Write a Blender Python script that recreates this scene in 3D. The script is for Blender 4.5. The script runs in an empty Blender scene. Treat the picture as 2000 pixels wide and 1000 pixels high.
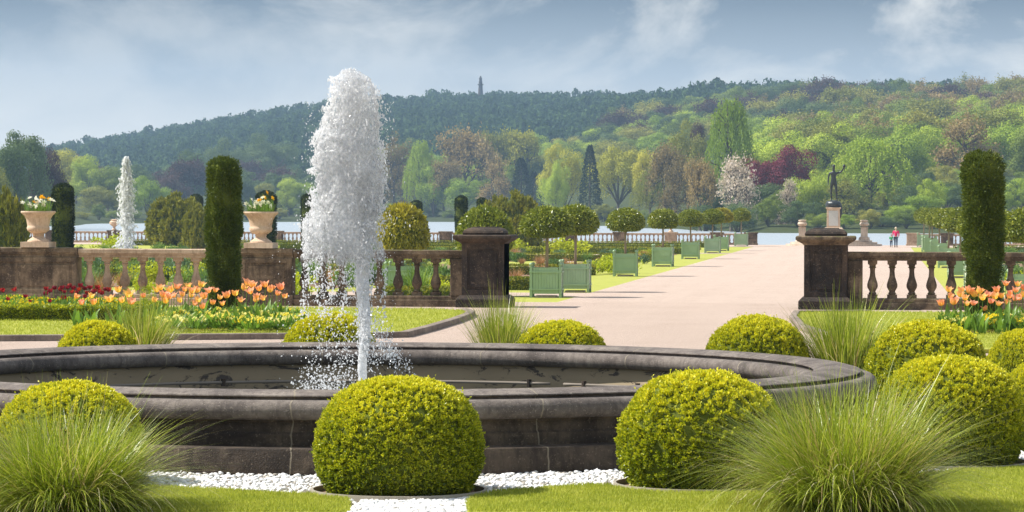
import bpy, math, random
import numpy as np
from mathutils import Vector, Matrix
PI = math.pi
sc = bpy.context.scene
COL = sc.collection
RNG = np.random.default_rng(7)
random.seed(7)

# ------------------------------------------------------------------ camera
TH = 0.1175; FPX = 6100.0; CAM = np.array([4.09, -24.39, 1.78]); PITCH = math.atan(90/FPX); ROLL = 0.0025
Rv = np.array([math.cos(TH), math.sin(TH), 0.0]); Fh = np.array([-math.sin(TH), math.cos(TH), 0.0])
Fv = Fh*math.cos(PITCH) + np.array([0, 0, -math.sin(PITCH)])
Uv = np.cross(Rv, Fv)
Rc = Rv*math.cos(ROLL) + Uv*math.sin(ROLL); Uc = Uv*math.cos(ROLL) - Rv*math.sin(ROLL)
cd = bpy.data.cameras.new('camera'); cam = bpy.data.objects.new('camera', cd); COL.objects.link(cam)
cam.matrix_world = Matrix(((Rc[0], Uc[0], -Fv[0], CAM[0]), (Rc[1], Uc[1], -Fv[1], CAM[1]), (Rc[2], Uc[2], -Fv[2], CAM[2]), (0, 0, 0, 1)))
cd.sensor_width = 36; cd.lens = 36*FPX/2000; cd.clip_start = 0.5; cd.clip_end = 8000
sc.camera = cam

def ray(px, py):
    return Fv + Rc*((px-1000)/FPX) + Uc*((500-py)/FPX)
def G(px, py, z=0.0):            # ground point seen at a pixel
    d = ray(px, py); t = (z-CAM[2])/d[2]; return CAM + d*t
def D(px, py, Z):                # point at level distance Z
    d = ray(px, py); return CAM + d*(Z/float(np.dot(d, Fh)))
def B(px, Z, z=0.0):             # on level z, column px, distance Z
    p = D(px, 410, Z); return np.array([p[0], p[1], z])
def HZ(px, py, Z):               # height seen at a pixel at distance Z
    return float(D(px, py, Z)[2])
def WX(px, yplane, z=1.0):       # x where column px meets plane y
    d = ray(px, 450); t = (yplane-CAM[1])/d[1]; return float(CAM[0]+d[0]*t)

# ------------------------------------------------------------------ object helpers
def link(o, parent=None):
    COL.objects.link(o)
    if parent is not None: o.parent = parent
    return o
def tag(o, label=None, cat=None, group=None, kind=None):
    if label: o['label'] = label
    if cat: o['category'] = cat
    if group: o['group'] = group
    if kind: o['kind'] = kind
    return o
def empty(name, loc=(0, 0, 0), rz=0.0, label=None, cat=None, group=None):
    o = bpy.data.objects.new(name, None); o.empty_display_size = .2
    o.location = loc; o.rotation_euler = (0, 0, rz); link(o); return tag(o, label, cat, group)
def kids(o): return KIDS.get(o.name, [])
KIDS = {}
def mesh(name, V, F, mats, smooth=False, mi=None):
    """V (n,3); F list of (m,k) int arrays"""
    me = bpy.data.meshes.new(name)
    V = np.asarray(V, dtype=np.float32); me.vertices.add(len(V)); me.vertices.foreach_set('co', V.ravel())
    F = [np.asarray(f, dtype=np.int32) for f in F if len(f)]
    nl = sum(f.size for f in F); npoly = sum(len(f) for f in F)
    me.loops.add(nl); me.loops.foreach_set('vertex_index', np.concatenate([f.ravel() for f in F]))
    tot = np.concatenate([np.full(len(f), f.shape[1], np.int32) for f in F])
    st = np.concatenate([[0], np.cumsum(tot)[:-1]]).astype(np.int32)
    me.polygons.add(npoly); me.polygons.foreach_set('loop_start', st); me.polygons.foreach_set('loop_total', tot)
    if not isinstance(mats, (list, tuple)): mats = [mats]
    for m in mats: me.materials.append(m)
    if mi is not None: me.polygons.foreach_set('material_index', np.asarray(mi, np.int32))
    me.polygons.foreach_set('use_smooth', np.full(npoly, bool(smooth)))
    me.update(calc_edges=True); me.validate()
    return me
def obj(name, me, parent=None, loc=None, rz=0.0, label=None, cat=None, group=None, kind=None):
    o = bpy.data.objects.new(name, me); link(o, parent)
    if loc is not None: o.location = loc
    if rz: o.rotation_euler = (0, 0, rz)
    if parent is not None: KIDS.setdefault(parent.name, []).append(o)
    return tag(o, label, cat, group, kind)
def dup(o, loc=None, rz=None, sca=None, label=None, group=None, parent=None):
    c = o.copy(); COL.objects.link(c); c.parent = parent
    if loc is not None: c.location = loc
    if rz is not None: c.rotation_euler = (o.rotation_euler[0], o.rotation_euler[1], rz)
    if sca is not None: c.scale = sca
    if label: c['label'] = label
    if group: c['group'] = group
    for ch in KIDS.get(o.name, []):
        k = dup(ch, parent=c); KIDS.setdefault(c.name, []).append(k)
    return c

class MB:
    def __init__(s): s.V = []; s.F = []; s.n = 0
    def add(s, V, F):
        V = np.asarray(V, float)
        s.V.append(V)
        for f in F: s.F.append([i+s.n for i in f])
        s.n += len(V)
    def box(s, x0, x1, y0, y1, z0, z1):
        V = [(x0,y0,z0),(x1,y0,z0),(x1,y1,z0),(x0,y1,z0),(x0,y0,z1),(x1,y0,z1),(x1,y1,z1),(x0,y1,z1)]
        s.add(V, [(0,3,2,1),(4,5,6,7),(0,1,5,4),(1,2,6,5),(2,3,7,6),(3,0,4,7)])
    def lathe(s, prof, n=20, c=(0, 0, 0), sx=1, sy=1, square=False, caps=True):
        if square: n = 4
        V = []; F = []
        for r, z in prof:
            for k in range(n):
                a = 2*PI*k/n + (PI/4 if square else 0); rr = r*(math.sqrt(2) if square else 1)
                V.append((c[0]+rr*math.cos(a)*sx, c[1]+rr*math.sin(a)*sy, c[2]+z))
        for i in range(len(prof)-1):
            for k in range(n):
                F.append((i*n+k, i*n+(k+1) % n, (i+1)*n+(k+1) % n, (i+1)*n+k))
        if caps:
            F.append(tuple(range(n-1, -1, -1))); F.append(tuple((len(prof)-1)*n+k for k in range(n)))
        s.add(V, F)
    def tube(s, pts, rads, n=6, caps=True):
        pts = [np.asarray(p, float) for p in pts]; V = []; F = []
        for i, p in enumerate(pts):
            t = pts[min(i+1, len(pts)-1)]-pts[max(i-1, 0)]; t = t/(np.linalg.norm(t)+1e-9)
            u = np.cross(t, (0, 0, 1) if abs(t[2]) < .9 else (1, 0, 0)); u /= np.linalg.norm(u); w = np.cross(t, u)
            for k in range(n):
                a = 2*PI*k/n; V.append(p+rads[i]*(math.cos(a)*u+math.sin(a)*w))
        for i in range(len(pts)-1):
            for k in range(n): F.append((i*n+k, (i+1)*n+k, (i+1)*n+(k+1) % n, i*n+(k+1) % n))
        if caps:
            F.append(tuple(range(n))); F.append(tuple((len(pts)-1)*n+k for k in range(n-1, -1, -1)))
        s.add(V, F)
    def poly(s, pts, z0, z1):
        n = len(pts); V = [(p[0], p[1], z0) for p in pts]+[(p[0], p[1], z1) for p in pts]
        s.add(V, [tuple(range(n, 2*n))]+[(i, (i+1) % n, n+(i+1) % n, n+i) for i in range(n)])
    def mesh(s, name, mat, smooth=False, bevel=0):
        V = np.concatenate(s.V); by = {}
        for f in s.F: by.setdefault(len(f), []).append(f)
        me = mesh(name, V, [np.array(v) for v in by.values()], mat, smooth)
        return me
def auto(me, ang=35):
    """smooth faces, sharp edges above the angle"""
    me.polygons.foreach_set('use_smooth', np.full(len(me.polygons), True)); me.set_sharp_from_angle(angle=math.radians(ang)); return me
def bev(o, w=.01, seg=2):
    m = o.modifiers.new('bevel', 'BEVEL'); m.width = w; m.segments = seg; m.limit_method = 'ANGLE'; return o

# ------------------------------------------------------------------ materials
class NT:
    def __init__(s, name):
        s.m = bpy.data.materials.new(name); s.m.use_nodes = True; s.t = s.m.node_tree; s.t.nodes.clear()
        s.out = s.n('ShaderNodeOutputMaterial')
    def n(s, typ, **kw):
        nd = s.t.nodes.new(typ)
        for k, v in kw.items():
            if k == 'ins':
                for a, b in v.items():
                    if isinstance(b, bpy.types.NodeSocket): s.t.links.new(b, nd.inputs[a])
                    else: nd.inputs[a].default_value = b
            else: setattr(nd, k, v)
        return nd
    def l(s, a, b): s.t.links.new(a, b)
    def noise(s, vec, scale, detail=4, rough=.55, out='Fac', dist=0):
        return s.n('ShaderNodeTexNoise', ins={'Vector': vec, 'Scale': scale, 'Detail': detail, 'Roughness': rough, 'Distortion': dist}).outputs[out]
    def ramp(s, fac, stops, interp='LINEAR'):
        r = s.n('ShaderNodeValToRGB', ins={'Fac': fac}); e = r.color_ramp.elements; r.color_ramp.interpolation = interp
        while len(e) < len(stops): e.new(.5)
        for i, (p, c) in enumerate(stops):
            e[i].position = p; e[i].color = (c[0], c[1], c[2], 1) if not isinstance(c, (int, float)) else (c, c, c, 1)
        return r.outputs['Color']
    def math(s, op, a, b=0.0, c=None, clamp=False):
        ins = {0: a, 1: b}
        if c is not None: ins[2] = c
        return s.n('ShaderNodeMath', operation=op, use_clamp=clamp, ins=ins).outputs[0]
    def mix(s, fac, a, b, mode='MIX'):
        nd = s.n('ShaderNodeMix', data_type='RGBA', blend_type=mode)
        for k, v in (('Factor', fac), ('A', a), ('B', b)):
            sock = [i for i in nd.inputs if i.name == k and (i.type == 'RGBA' if k != 'Factor' else i.type == 'VALUE')][0]
            if isinstance(v, bpy.types.NodeSocket): s.l(v, sock)
            else: sock.default_value = v if k == 'Factor' else (v[0], v[1], v[2], 1)
        return [o for o in nd.outputs if o.type == 'RGBA'][0]
    def obj(s): return s.n('ShaderNodeTexCoord').outputs['Object']
    def pos(s): return s.n('ShaderNodeNewGeometry').outputs['Position']
    def bump(s, h, strength=.4, dist=.01):
        return s.n('ShaderNodeBump', ins={'Height': h, 'Strength': strength, 'Distance': dist}).outputs['Normal']
    def pbr(s, col, rough=.8, spec=.3, normal=None, metal=0.0):
        p = s.n('ShaderNodeBsdfPrincipled', ins={'Base Color': col if isinstance(col, bpy.types.NodeSocket) else (*col, 1), 'Roughness': rough, 'Specular IOR Level': spec, 'Metallic': metal})
        if normal is not None: s.l(normal, p.inputs['Normal'])
        return p.outputs[0]
    def done(s, sh): s.l(sh, s.out.inputs['Surface']); return s.m

def foliage(name, stops, transl=.35, rough=.55, spec=.25, objvar=.25, nscale=1.2, isl=.45, zgrad=None, gloss=0.0):
    t = NT(name); g = t.n('ShaderNodeNewGeometry'); oi = t.n('ShaderNodeObjectInfo')
    nz = t.noise(t.obj(), nscale, 2)
    rest = 1-objvar-isl
    f = t.math('MULTIPLY', g.outputs['Random Per Island'], isl)
    f = t.math('MULTIPLY_ADD', oi.outputs['Random'], objvar, f)
    f = t.math('MULTIPLY_ADD', nz, rest*1.7, f); f = t.math('SUBTRACT', f, rest*.35, clamp=True)
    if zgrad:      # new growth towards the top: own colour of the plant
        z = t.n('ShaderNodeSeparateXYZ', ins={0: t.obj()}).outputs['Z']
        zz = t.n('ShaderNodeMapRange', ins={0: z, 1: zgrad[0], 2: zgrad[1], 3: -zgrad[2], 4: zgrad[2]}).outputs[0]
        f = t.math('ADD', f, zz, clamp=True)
    col = t.ramp(f, stops)
    p = t.pbr(col, rough, spec)
    tr = t.n('ShaderNodeBsdfTranslucent', ins={'Color': t.mix(.5, col, t.mix(1.0, col, (1.0, 1.0, .35), 'MULTIPLY'))}).outputs[0]
    mx = t.n('ShaderNodeMixShader', ins={0: transl, 1: p, 2: tr})
    return t.done(mx.outputs[0])

def stone(name, dark, mid, light, scale=2.5, lightamt=.5, rough=.85, bump=.5, moss=None, joints=None):
    t = NT(name); o = t.pos()
    a = t.noise(o, scale, 8, .65, dist=.6); b = t.noise(o, scale*7, 6, .7); c = t.noise(o, scale*.45, 3, .5)
    f = t.math('MULTIPLY_ADD', a, .55, t.math('MULTIPLY', b, .2)); f = t.math('MULTIPLY_ADD', c, .35, f)
    col = t.ramp(f, [(.38, dark), (.52, mid), (.52+.25*(1-lightamt)+.05, light)])
    sp = t.ramp(t.noise(o, scale*22, 2), [(.64, 0.0), (.70, 1.0)]); st = t.n('ShaderNodeMapping', ins={'Vector': o, 'Scale': (1, 1, .12)}).outputs[0]; st = t.ramp(t.noise(st, scale*5, 4, .7), [(.50, 0.0), (.62, 1.0)])
    col = t.mix(t.math('MULTIPLY', st, .5), col, t.mix(.35, [x*.7 for x in dark], mid)); li = t.ramp(t.noise(o, scale*9, 5, .6, dist=.8), [(.62, 0.0), (.68, 1.0)])
    col = t.mix(t.math('MULTIPLY', li, .4), col, [x*1.25+.03 for x in light])
    col = t.mix(t.math('MULTIPLY', sp, .35), col, [x*1.6+.05 for x in light])
    if moss:
        nz = t.n('ShaderNodeSeparateXYZ', ins={0: t.n('ShaderNodeNewGeometry').outputs['Normal']}).outputs['Z']
        mm = t.math('MULTIPLY', t.math('GREATER_THAN', nz, .5), t.ramp(t.noise(o, scale*3, 4), [(.45, 0.0), (.6, 1.0)]))
        col = t.mix(mm, col, moss)
    if joints: col = joints(t, col)
    bn = t.math('MULTIPLY_ADD', b, .5, t.noise(o, scale*30, 3))
    return t.done(t.pbr(col, rough, .25, t.bump(bn, bump, .01)))

def joint_ring(t, col):
    x = t.n('ShaderNodeSeparateXYZ', ins={0: t.obj()})
    ang = t.math('ARCTAN2', x.outputs['Y'], x.outputs['X'])
    nz = t.math('MULTIPLY', t.math('SUBTRACT', t.noise(t.obj(), 4, 2), .5), .02)
    ang = t.math('ADD', ang, nz)
    r = t.math('SQRT', t.math('ADD', t.math('MULTIPLY', x.outputs['X'], x.outputs['X']), t.math('MULTIPLY', x.outputs['Y'], x.outputs['Y'])))
    k = 15/(2*PI)
    fr = t.math('FRACT', t.math('ADD', t.math('MULTIPLY', ang, k), 10.12))
    ds = t.math('MULTIPLY', t.math('ABSOLUTE', t.math('SUBTRACT', fr, .5)), r)   # in 1/k units
    m = t.math('LESS_THAN', ds, .005*k)
    return t.mix(t.math('MULTIPLY', m, .8), col, (.26, .22, .16))

M = {}
def gravelmat():
    t = NT('gravel'); p = t.pos(); g = t.ramp(t.noise(p, 34, 6, .95), [(.40, 0.0), (.60, 1.0)]); g2 = t.ramp(t.noise(p, 90, 3, .8), [(.42, 0.0), (.58, 1.0)])
    patch = t.ramp(t.noise(p, .5, 6, .6), [(.35, 0.0), (.65, 1.0)]); tr = t.ramp(t.noise(t.n('ShaderNodeMapping', ins={'Vector': p, 'Scale': (1.6, .05, 1)}).outputs[0], 1.0, 4, .65, dist=.4), [(.40, 0.0), (.62, 1.0)])
    c = t.mix(patch, (.295, .21, .16), (.425, .325, .265)); c = t.mix(t.math('MULTIPLY', tr, .35), c, (.56, .44, .365)); c = t.mix(g, t.mix(.75, c, (.20, .135, .10)), t.mix(.55, c, (.80, .66, .56)))
    c = t.mix(t.math('MULTIPLY', g2, .4), c, (.64, .51, .43)); c = t.mix(t.math('MULTIPLY', t.ramp(t.noise(p, 9, 2, .5), [(.70, 0.0), (.74, 1.0)]), .5), c, (.15, .11, .06))
    return t.done(t.pbr(c, .95, .1, t.bump(t.noise(p, 60, 4, .8), .8, .03)))
M['gravel'] = gravelmat()
def lawnmat():
    t = NT('lawn'); a = t.noise(t.pos(), 1.3, 5); b = t.noise(t.pos(), 40, 3, .8)
    c = t.mix(t.ramp(a, [(.3, 0.0), (.7, 1.0)]), (.20, .235, .055), (.30, .32, .085))
    c = t.mix(t.ramp(b, [(.35, 0.0), (.7, 1.0)]), c, (.50, .49, .09))
    return t.done(t.pbr(c, .9, .1, t.bump(b, .6, .03)))
M['lawn'] = lawnmat()
M['turf'] = foliage('turf_blade', [(0, (.24, .30, .04)), (.5, (.42, .46, .06)), (1, (.66, .64, .17))], .4, .6, .2, 0, 2.0, .6)
M['stone_dark'] = stone('stained_stone', (.026, .019, .014), (.095, .068, .046), (.34, .25, .16), 2.2, .45, moss=(.10, .095, .03))
M['stone_pier'] = stone('pier_stone', (.014, .012, .011), (.042, .032, .026), (.15, .10, .065), 1.8, .35)
M['stone_warm'] = stone('warm_stone', (.16, .112, .075), (.39, .28, .19), (.58, .45, .32), 2.4, .5, bump=.35)
M['stone_urn'] = stone('urn_stone', (.33, .22, .14), (.56, .41, .29), (.68, .54, .41), 3.0, .5, bump=.3)
M['stone_pale'] = stone('pale_stone', (.30, .22, .16), (.50, .40, .31), (.62, .53, .43), 2.0, .5, bump=.3)
M['stone_pool'] = stone('pool_stone', (.050, .041, .036), (.125, .104, .092), (.27, .23, .195), 3.4, .45, joints=joint_ring, bump=.6)
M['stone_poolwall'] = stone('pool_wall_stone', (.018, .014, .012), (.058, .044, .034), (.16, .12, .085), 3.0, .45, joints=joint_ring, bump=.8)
M['kerb'] = stone('kerb_stone', (.10, .08, .065), (.2, .16, .13), (.33, .27, .21), 3.0, .4)
def render_mat():
    t = NT('peeling_render'); o = t.pos()
    st = t.n('ShaderNodeMapping', ins={'Vector': o, 'Scale': (1, 1, 2.2)}).outputs[0]
    a = t.ramp(t.noise(st, 3.2, 8, .7, dist=1.2), [(.56, 0.0), (.60, 1.0)])
    c = t.mix(t.noise(o, 1.2, 4), (.42, .33, .205), (.19, .15, .10)); c = t.mix(a, c, (.08, .066, .055))
    return t.done(t.pbr(c, .8, .3, t.bump(a, .4, .01)))
M['render'] = render_mat()
M['pipe'] = (lambda t: t.done(t.pbr((.20, .17, .14), .75, .3, None, 0.0)))(NT('old_pipe'))
M['edging'] = (lambda t: t.done(t.pbr(t.mix(t.noise(t.pos(), 6, 4), (.42, .38, .31), (.25, .22, .18)), .7, .3)))(NT('edging'))
M['pebble'] = (lambda t: t.done(t.pbr(t.ramp(t.n('ShaderNodeNewGeometry').outputs['Random Per Island'], [(0, (.38, .34, .29)), (.12, (.60, .57, .52)), (.35, (.74, .73, .71)), (1, (.84, .84, .83))]), .6, .3)))(NT('white_pebble'))
M['soil'] = (lambda t: t.done(t.pbr(t.mix(t.noise(t.pos(), 3, 6, .7), (.13, .085, .055), (.30, .205, .14)), .95, .05)))(NT('soil'))
def paint():
    t = NT('green_paint'); o = t.obj(); n = t.noise(o, 5, 5)
    c = t.mix(n, (.27, .39, .22), (.33, .44, .27)); oi = t.n('ShaderNodeObjectInfo').outputs['Random']
    c = t.mix(t.math('MULTIPLY', oi, .2), c, (.24, .42, .27))
    return t.done(t.pbr(c, .45, .4))
M['paint'] = paint()
M['paint_pale'] = (lambda t: t.done(t.pbr(t.mix(t.ramp(t.noise(t.obj(), 6, 5), [(.4, 0.0), (.6, 1.0)]), (.30, .42, .26), (.55, .56, .42)), .6, .3)))(NT('faded_paint'))
M['bark'] = (lambda t: t.done(t.pbr(t.mix(t.noise(t.obj(), 3, 5), (.09, .075, .055), (.17, .14, .10)), .9, .1)))(NT('bark'))
M['bark_pale'] = (lambda t: t.done(t.pbr(t.mix(t.noise(t.obj(), 8, 5), (.24, .19, .13), (.36, .30, .21)), .9, .1)))(NT('bark_pale'))
M['bronze'] = (lambda t: t.done(t.pbr(t.mix(t.noise(t.obj(), 4, 5), (.02, .024, .026), (.045, .05, .05)), .38, .5, None, .3)))(NT('bronze'))
M['plaque'] = (lambda t: t.done(t.pbr(t.mix(t.noise(t.obj(), 9, 5), (.45, .44, .42), (.62, .61, .58)), .7, .3)))(NT('plaque'))
M['steel'] = (lambda t: t.done(t.pbr((.45, .46, .48), .5, .3)))(NT('bracket_metal'))
def lake():
    t = NT('lake_water'); mp = t.n('ShaderNodeMapping', ins={'Vector': t.pos(), 'Scale': (.5, 1.6, 1)}).outputs[0]
    n = t.noise(mp, .8, 4, .7)
    return t.done(t.pbr((.34, .39, .43), .42, .6, t.bump(n, 1.0, .6)))
M['lake'] = lake()
M['poolwater'] = (lambda t: t.done(t.pbr((.05, .06, .055), .08, .5, t.bump(t.noise(t.pos(), 14, 4), .7, .05))))(NT('pool_water'))
def spray(name, tr):
    t = NT(name)
    d = t.n('ShaderNodeBsdfDiffuse', ins={'Color': (.985, .99, .995, 1)}).outputs[0]
    tl = t.n('ShaderNodeBsdfTranslucent', ins={'Color': (.99, .995, 1, 1)}).outputs[0]
    gl = t.n('ShaderNodeBsdfGlossy', ins={'Color': (1, 1, 1, 1), 'Roughness': .06}).outputs[0]
    tp = t.n('ShaderNodeBsdfTransparent').outputs[0]
    a = t.n('ShaderNodeMixShader', ins={0: .55, 1: d, 2: tl}).outputs[0]
    b = t.n('ShaderNodeMixShader', ins={0: .08, 1: a, 2: gl}).outputs[0]
    c = t.n('ShaderNodeMixShader', ins={0: tr, 1: b, 2: tp}).outputs[0]
    return t.done(c)
M['spray'] = spray('water_spray', .42); M['jet'] = spray('water_jet', .25)

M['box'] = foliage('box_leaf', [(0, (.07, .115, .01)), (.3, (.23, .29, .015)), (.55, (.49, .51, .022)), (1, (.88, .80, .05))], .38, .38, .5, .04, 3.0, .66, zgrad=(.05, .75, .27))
M['box2'] = foliage('box_leaf_far', [(0, (.05, .08, .008)), (.4, (.16, .19, .012)), (1, (.5, .43, .04))], .30, .5, .4, .1, 1.5, .55)
M['yew'] = foliage('yew_leaf', [(0, (.03, .05, .008)), (.5, (.085, .125, .016)), (1, (.22, .25, .03))], .2, .5, .3, .1, 3.0, .5)
M['yewdark'] = foliage('yew_leaf_dark', [(0, (.008, .018, .006)), (.5, (.022, .04, .010)), (1, (.05, .07, .018))], .15, .5, .3, .1, 3.0, .5)
M['gold'] = foliage('golden_yew', [(0, (.07, .09, .012)), (.5, (.25, .25, .03)), (1, (.55, .45, .06))], .25, .5, .3, .15, 1.0, .45)
M['laurel'] = foliage('laurel_leaf', [(0, (.05, .08, .010)), (.5, (.19, .235, .02)), (1, (.48, .48, .06))], .25, .3, .5, .08, 1.5, .6)
M['laurelg'] = foliage('laurel_leaf_gold', [(0, (.10, .11, .010)), (.5, (.32, .29, .02)), (1, (.62, .52, .06))], .25, .32, .5, .08, 1.5, .6)
M['grass'] = foliage('grass_blade', [(0, (.09, .14, .012)), (.45, (.27, .35, .025)), (.72, (.48, .54, .08)), (.86, (.58, .46, .22)), (1, (.85, .82, .62))], .4, .35, .6, .03, 1.5, .72)
M['sedge'] = foliage('tan_sedge', [(0, (.28, .14, .06)), (1, (.55, .32, .18))], .4, .5, .3, .2, 1.5, .5)
M['tulipleaf'] = foliage('tulip_leaf', [(0, (.08, .17, .03)), (1, (.24, .40, .06))], .45, .4, .4, .1, 4, .5)
M['perenn'] = foliage('perennial_leaf', [(0, (.05, .10, .03)), (.5, (.14, .24, .05)), (1, (.32, .42, .07))], .35, .5, .3, .35, .8, .35)
M['lime'] = foliage('lime_plant', [(0, (.22, .30, .01)), (1, (.60, .62, .02))], .4, .5, .3, .2, 1.5, .4)
M['glaucous'] = foliage('glaucous_plant', [(0, (.05, .10, .05)), (1, (.18, .28, .14))], .35, .5, .3, .3, 1.5, .4)
def petal(name, c1, c2, c3, zr=(.0, .08)):
    t = NT(name); z = t.n('ShaderNodeSeparateXYZ', ins={0: t.obj()}).outputs['Z']; oi = t.n('ShaderNodeObjectInfo').outputs['Random']
    f = t.n('ShaderNodeMapRange', ins={0: z, 1: zr[0], 2: zr[1], 3: 0.0, 4: 1.0}).outputs[0]
    f = t.math('MULTIPLY_ADD', t.math('SUBTRACT', oi, .5), .8, f); f = t.math('MULTIPLY_ADD', t.math('SUBTRACT', t.noise(t.obj(), 40, 2), .5), .8, f, clamp=True)
    col = t.ramp(f, [(0, c1), (.5, c2), (1, c3)])
    p = t.pbr(col, .5, .3); tr = t.n('ShaderNodeBsdfTranslucent', ins={'Color': col}).outputs[0]
    return t.done(t.n('ShaderNodeMixShader', ins={0: .5, 1: p, 2: tr}).outputs[0])
M['tulip_o'] = petal('orange_petal', (.98, .72, .14), (.98, .50, .17), (.97, .42, .28))
M['tulip_r'] = petal('crimson_petal', (.22, .01, .03), (.30, .012, .03), (.50, .05, .02))
M['daff_w'] = petal('white_petal', (.8, .78, .6), (.85, .85, .8), (.88, .88, .85))
M['daff_y'] = petal('yellow_petal', (.8, .40, .01), (.85, .5, .01), (.85, .55, .02))
M['prim'] = petal('primrose_petal', (.86, .72, .06), (.9, .80, .14), (.92, .86, .38), (.0, .2))
M['primy'] = petal('yellow_primrose', (.6, .5, .01), (.8, .62, .01), (.85, .7, .05), (.0, .2))

# trees far off
TC = {
 'fresh':   [(0, (.075, .125, .012)), (.5, (.19, .25, .022)), (1, (.34, .37, .045))],
 'yellow':  [(0, (.13, .14, .014)), (.5, (.32, .30, .03)), (1, (.52, .43, .07))],
 'green':   [(0, (.045, .07, .012)), (.5, (.11, .145, .02)), (1, (.22, .25, .04))],
 'olive':   [(0, (.08, .09, .016)), (.5, (.16, .165, .028)), (1, (.28, .25, .05))],
 'brown':   [(0, (.09, .07, .03)), (.5, (.19, .14, .055)), (1, (.30, .21, .09))],
 'dark':    [(0, (.010, .020, .012)), (.5, (.022, .038, .02)), (1, (.05, .07, .035))],
 'copper':  [(0, (.05, .008, .015)), (.5, (.13, .018, .03)), (1, (.24, .04, .055))],
 'purple':  [(0, (.035, .02, .018)), (.5, (.075, .04, .035)), (1, (.13, .075, .06))],
 'blossom': [(0, (.28, .22, .16)), (.5, (.55, .46, .38)), (1, (.75, .68, .62))],
 'shade':   [(0, (.03, .05, .016)), (.5, (.06, .09, .028)), (1, (.12, .15, .05))],
}
for k, v in TC.items():
    g = {'blossom': 1.25, 'dark': 1.2, 'purple': 1.3, 'copper': 1.35}.get(k, 1.75)
    M['t_'+k] = foliage('leaf_'+k, [(p, tuple(min(x*g, .9) for x in c)) for p, c in v], .30, .6, .15, .45, .10, .22)
M['hill'] = foliage('hill_leaf', [(0, (.008, .020, .012)), (.4, (.03, .065, .024)), (1, (.12, .19, .045))], .35, .7, .1, 0, .09, .35)
M['hillground'] = (lambda t: t.done(t.pbr(t.mix(t.noise(t.pos(), .02, 5), (.035, .045, .016), (.07, .085, .03)), .95, .05)))(NT('woodland_floor'))

# ------------------------------------------------------------------ leaf clouds
def unit(v): return v/(np.linalg.norm(v, axis=-1, keepdims=True)+1e-9)
def quads(P, A, L, W, rng):
    """leaf rhombi at P, long axis A"""
    n = len(P); A = unit(A); r = unit(rng.normal(size=(n, 3))); Bx = unit(np.cross(A, r)); C = np.cross(A, Bx)
    L = (np.ones(n)*L)[:, None]; W = (np.ones(n)*W)[:, None]
    V = np.empty((n, 4, 3)); V[:, 0] = P; V[:, 1] = P+A*L*.5+Bx*W*.5+C*W*.12; V[:, 2] = P+A*L; V[:, 3] = P+A*L*.5-Bx*W*.5+C*W*.12
    return V.reshape(-1, 3)
M['twig'] = (lambda t: t.done(t.pbr((.10, .12, .022), .9, .05)))(NT('twigs'))
def cards(P, N, L, W, rng, jit=.45):
    """leaf cards whose faces look roughly along N"""
    n = len(P); N = unit(unit(N)+rng.normal(size=(n, 3))*jit); A = unit(np.cross(N, rng.normal(size=(n, 3)))); Bx = np.cross(N, A)
    L = (np.ones(n)*L)[:, None]; W = (np.ones(n)*W)[:, None]
    V = np.empty((n, 4, 3)); V[:, 0] = P-A*L*.5; V[:, 1] = P+Bx*W*.5; V[:, 2] = P+A*L*.5; V[:, 3] = P-Bx*W*.5
    return V.reshape(-1, 3)
def leafmesh(name, V, mat, extra=None):
    n = len(V)//4; F = np.arange(n*4).reshape(n, 4)
    if extra is None: return mesh(name, V, [F], mat)
    EV, EF = extra
    return mesh(name, np.concatenate([V, EV]), [F, EF+len(V)], [mat, M['twig']], mi=np.concatenate([np.zeros(n), np.ones(len(EF))]))
def grid_sphere(fn, nu=28, nv=16):
    """closed surface from fn(dir array)->points; quads"""
    u = np.linspace(0, 2*PI, nu, endpoint=False); v = np.linspace(.02, PI-.02, nv)
    U, Vv = np.meshgrid(u, v); d = np.stack([np.cos(U)*np.sin(Vv), np.sin(U)*np.sin(Vv), np.cos(Vv)], -1).reshape(-1, 3)
    P = fn(d); i = np.arange(nv-1)[:, None]*nu; k = np.arange(nu)[None, :]; k2 = (k+1) % nu
    F = np.stack([i+k, i+nu+k, i+nu+k2, i+k2], -1).reshape(-1, 4)
    return P, F
def lump(d, seeds, amp):
    s = np.zeros(len(d))
    for k, (w, ph) in enumerate(seeds): s += np.sin(d@w+ph)
    return amp*s/len(seeds)
def ball_fn(R, H, zc, e=2.4, seed=1, amp=.02):
    rg = np.random.default_rng(seed); sd = [(rg.normal(size=3)*k, rg.uniform(0, 6)) for k in (3, 4, 6, 8, 12, 16)]
    def fn(d, off=0.0):
        top = H-zc
        a = np.abs(d[:, :2]); rr = np.sqrt(a[:, 0]**2+a[:, 1]**2)/R; zz = np.where(d[:, 2] > 0, d[:, 2]/top, -d[:, 2]/(zc*1.35))
        k = (rr**e+zz**e)**(-1/e); k = k*(1+lump(d*1.0, sd, amp)*1.0)+off
        P = d*k[:, None]; P[:, 2] = np.maximum(P[:, 2]+zc, 0.0); return P
    return fn
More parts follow.
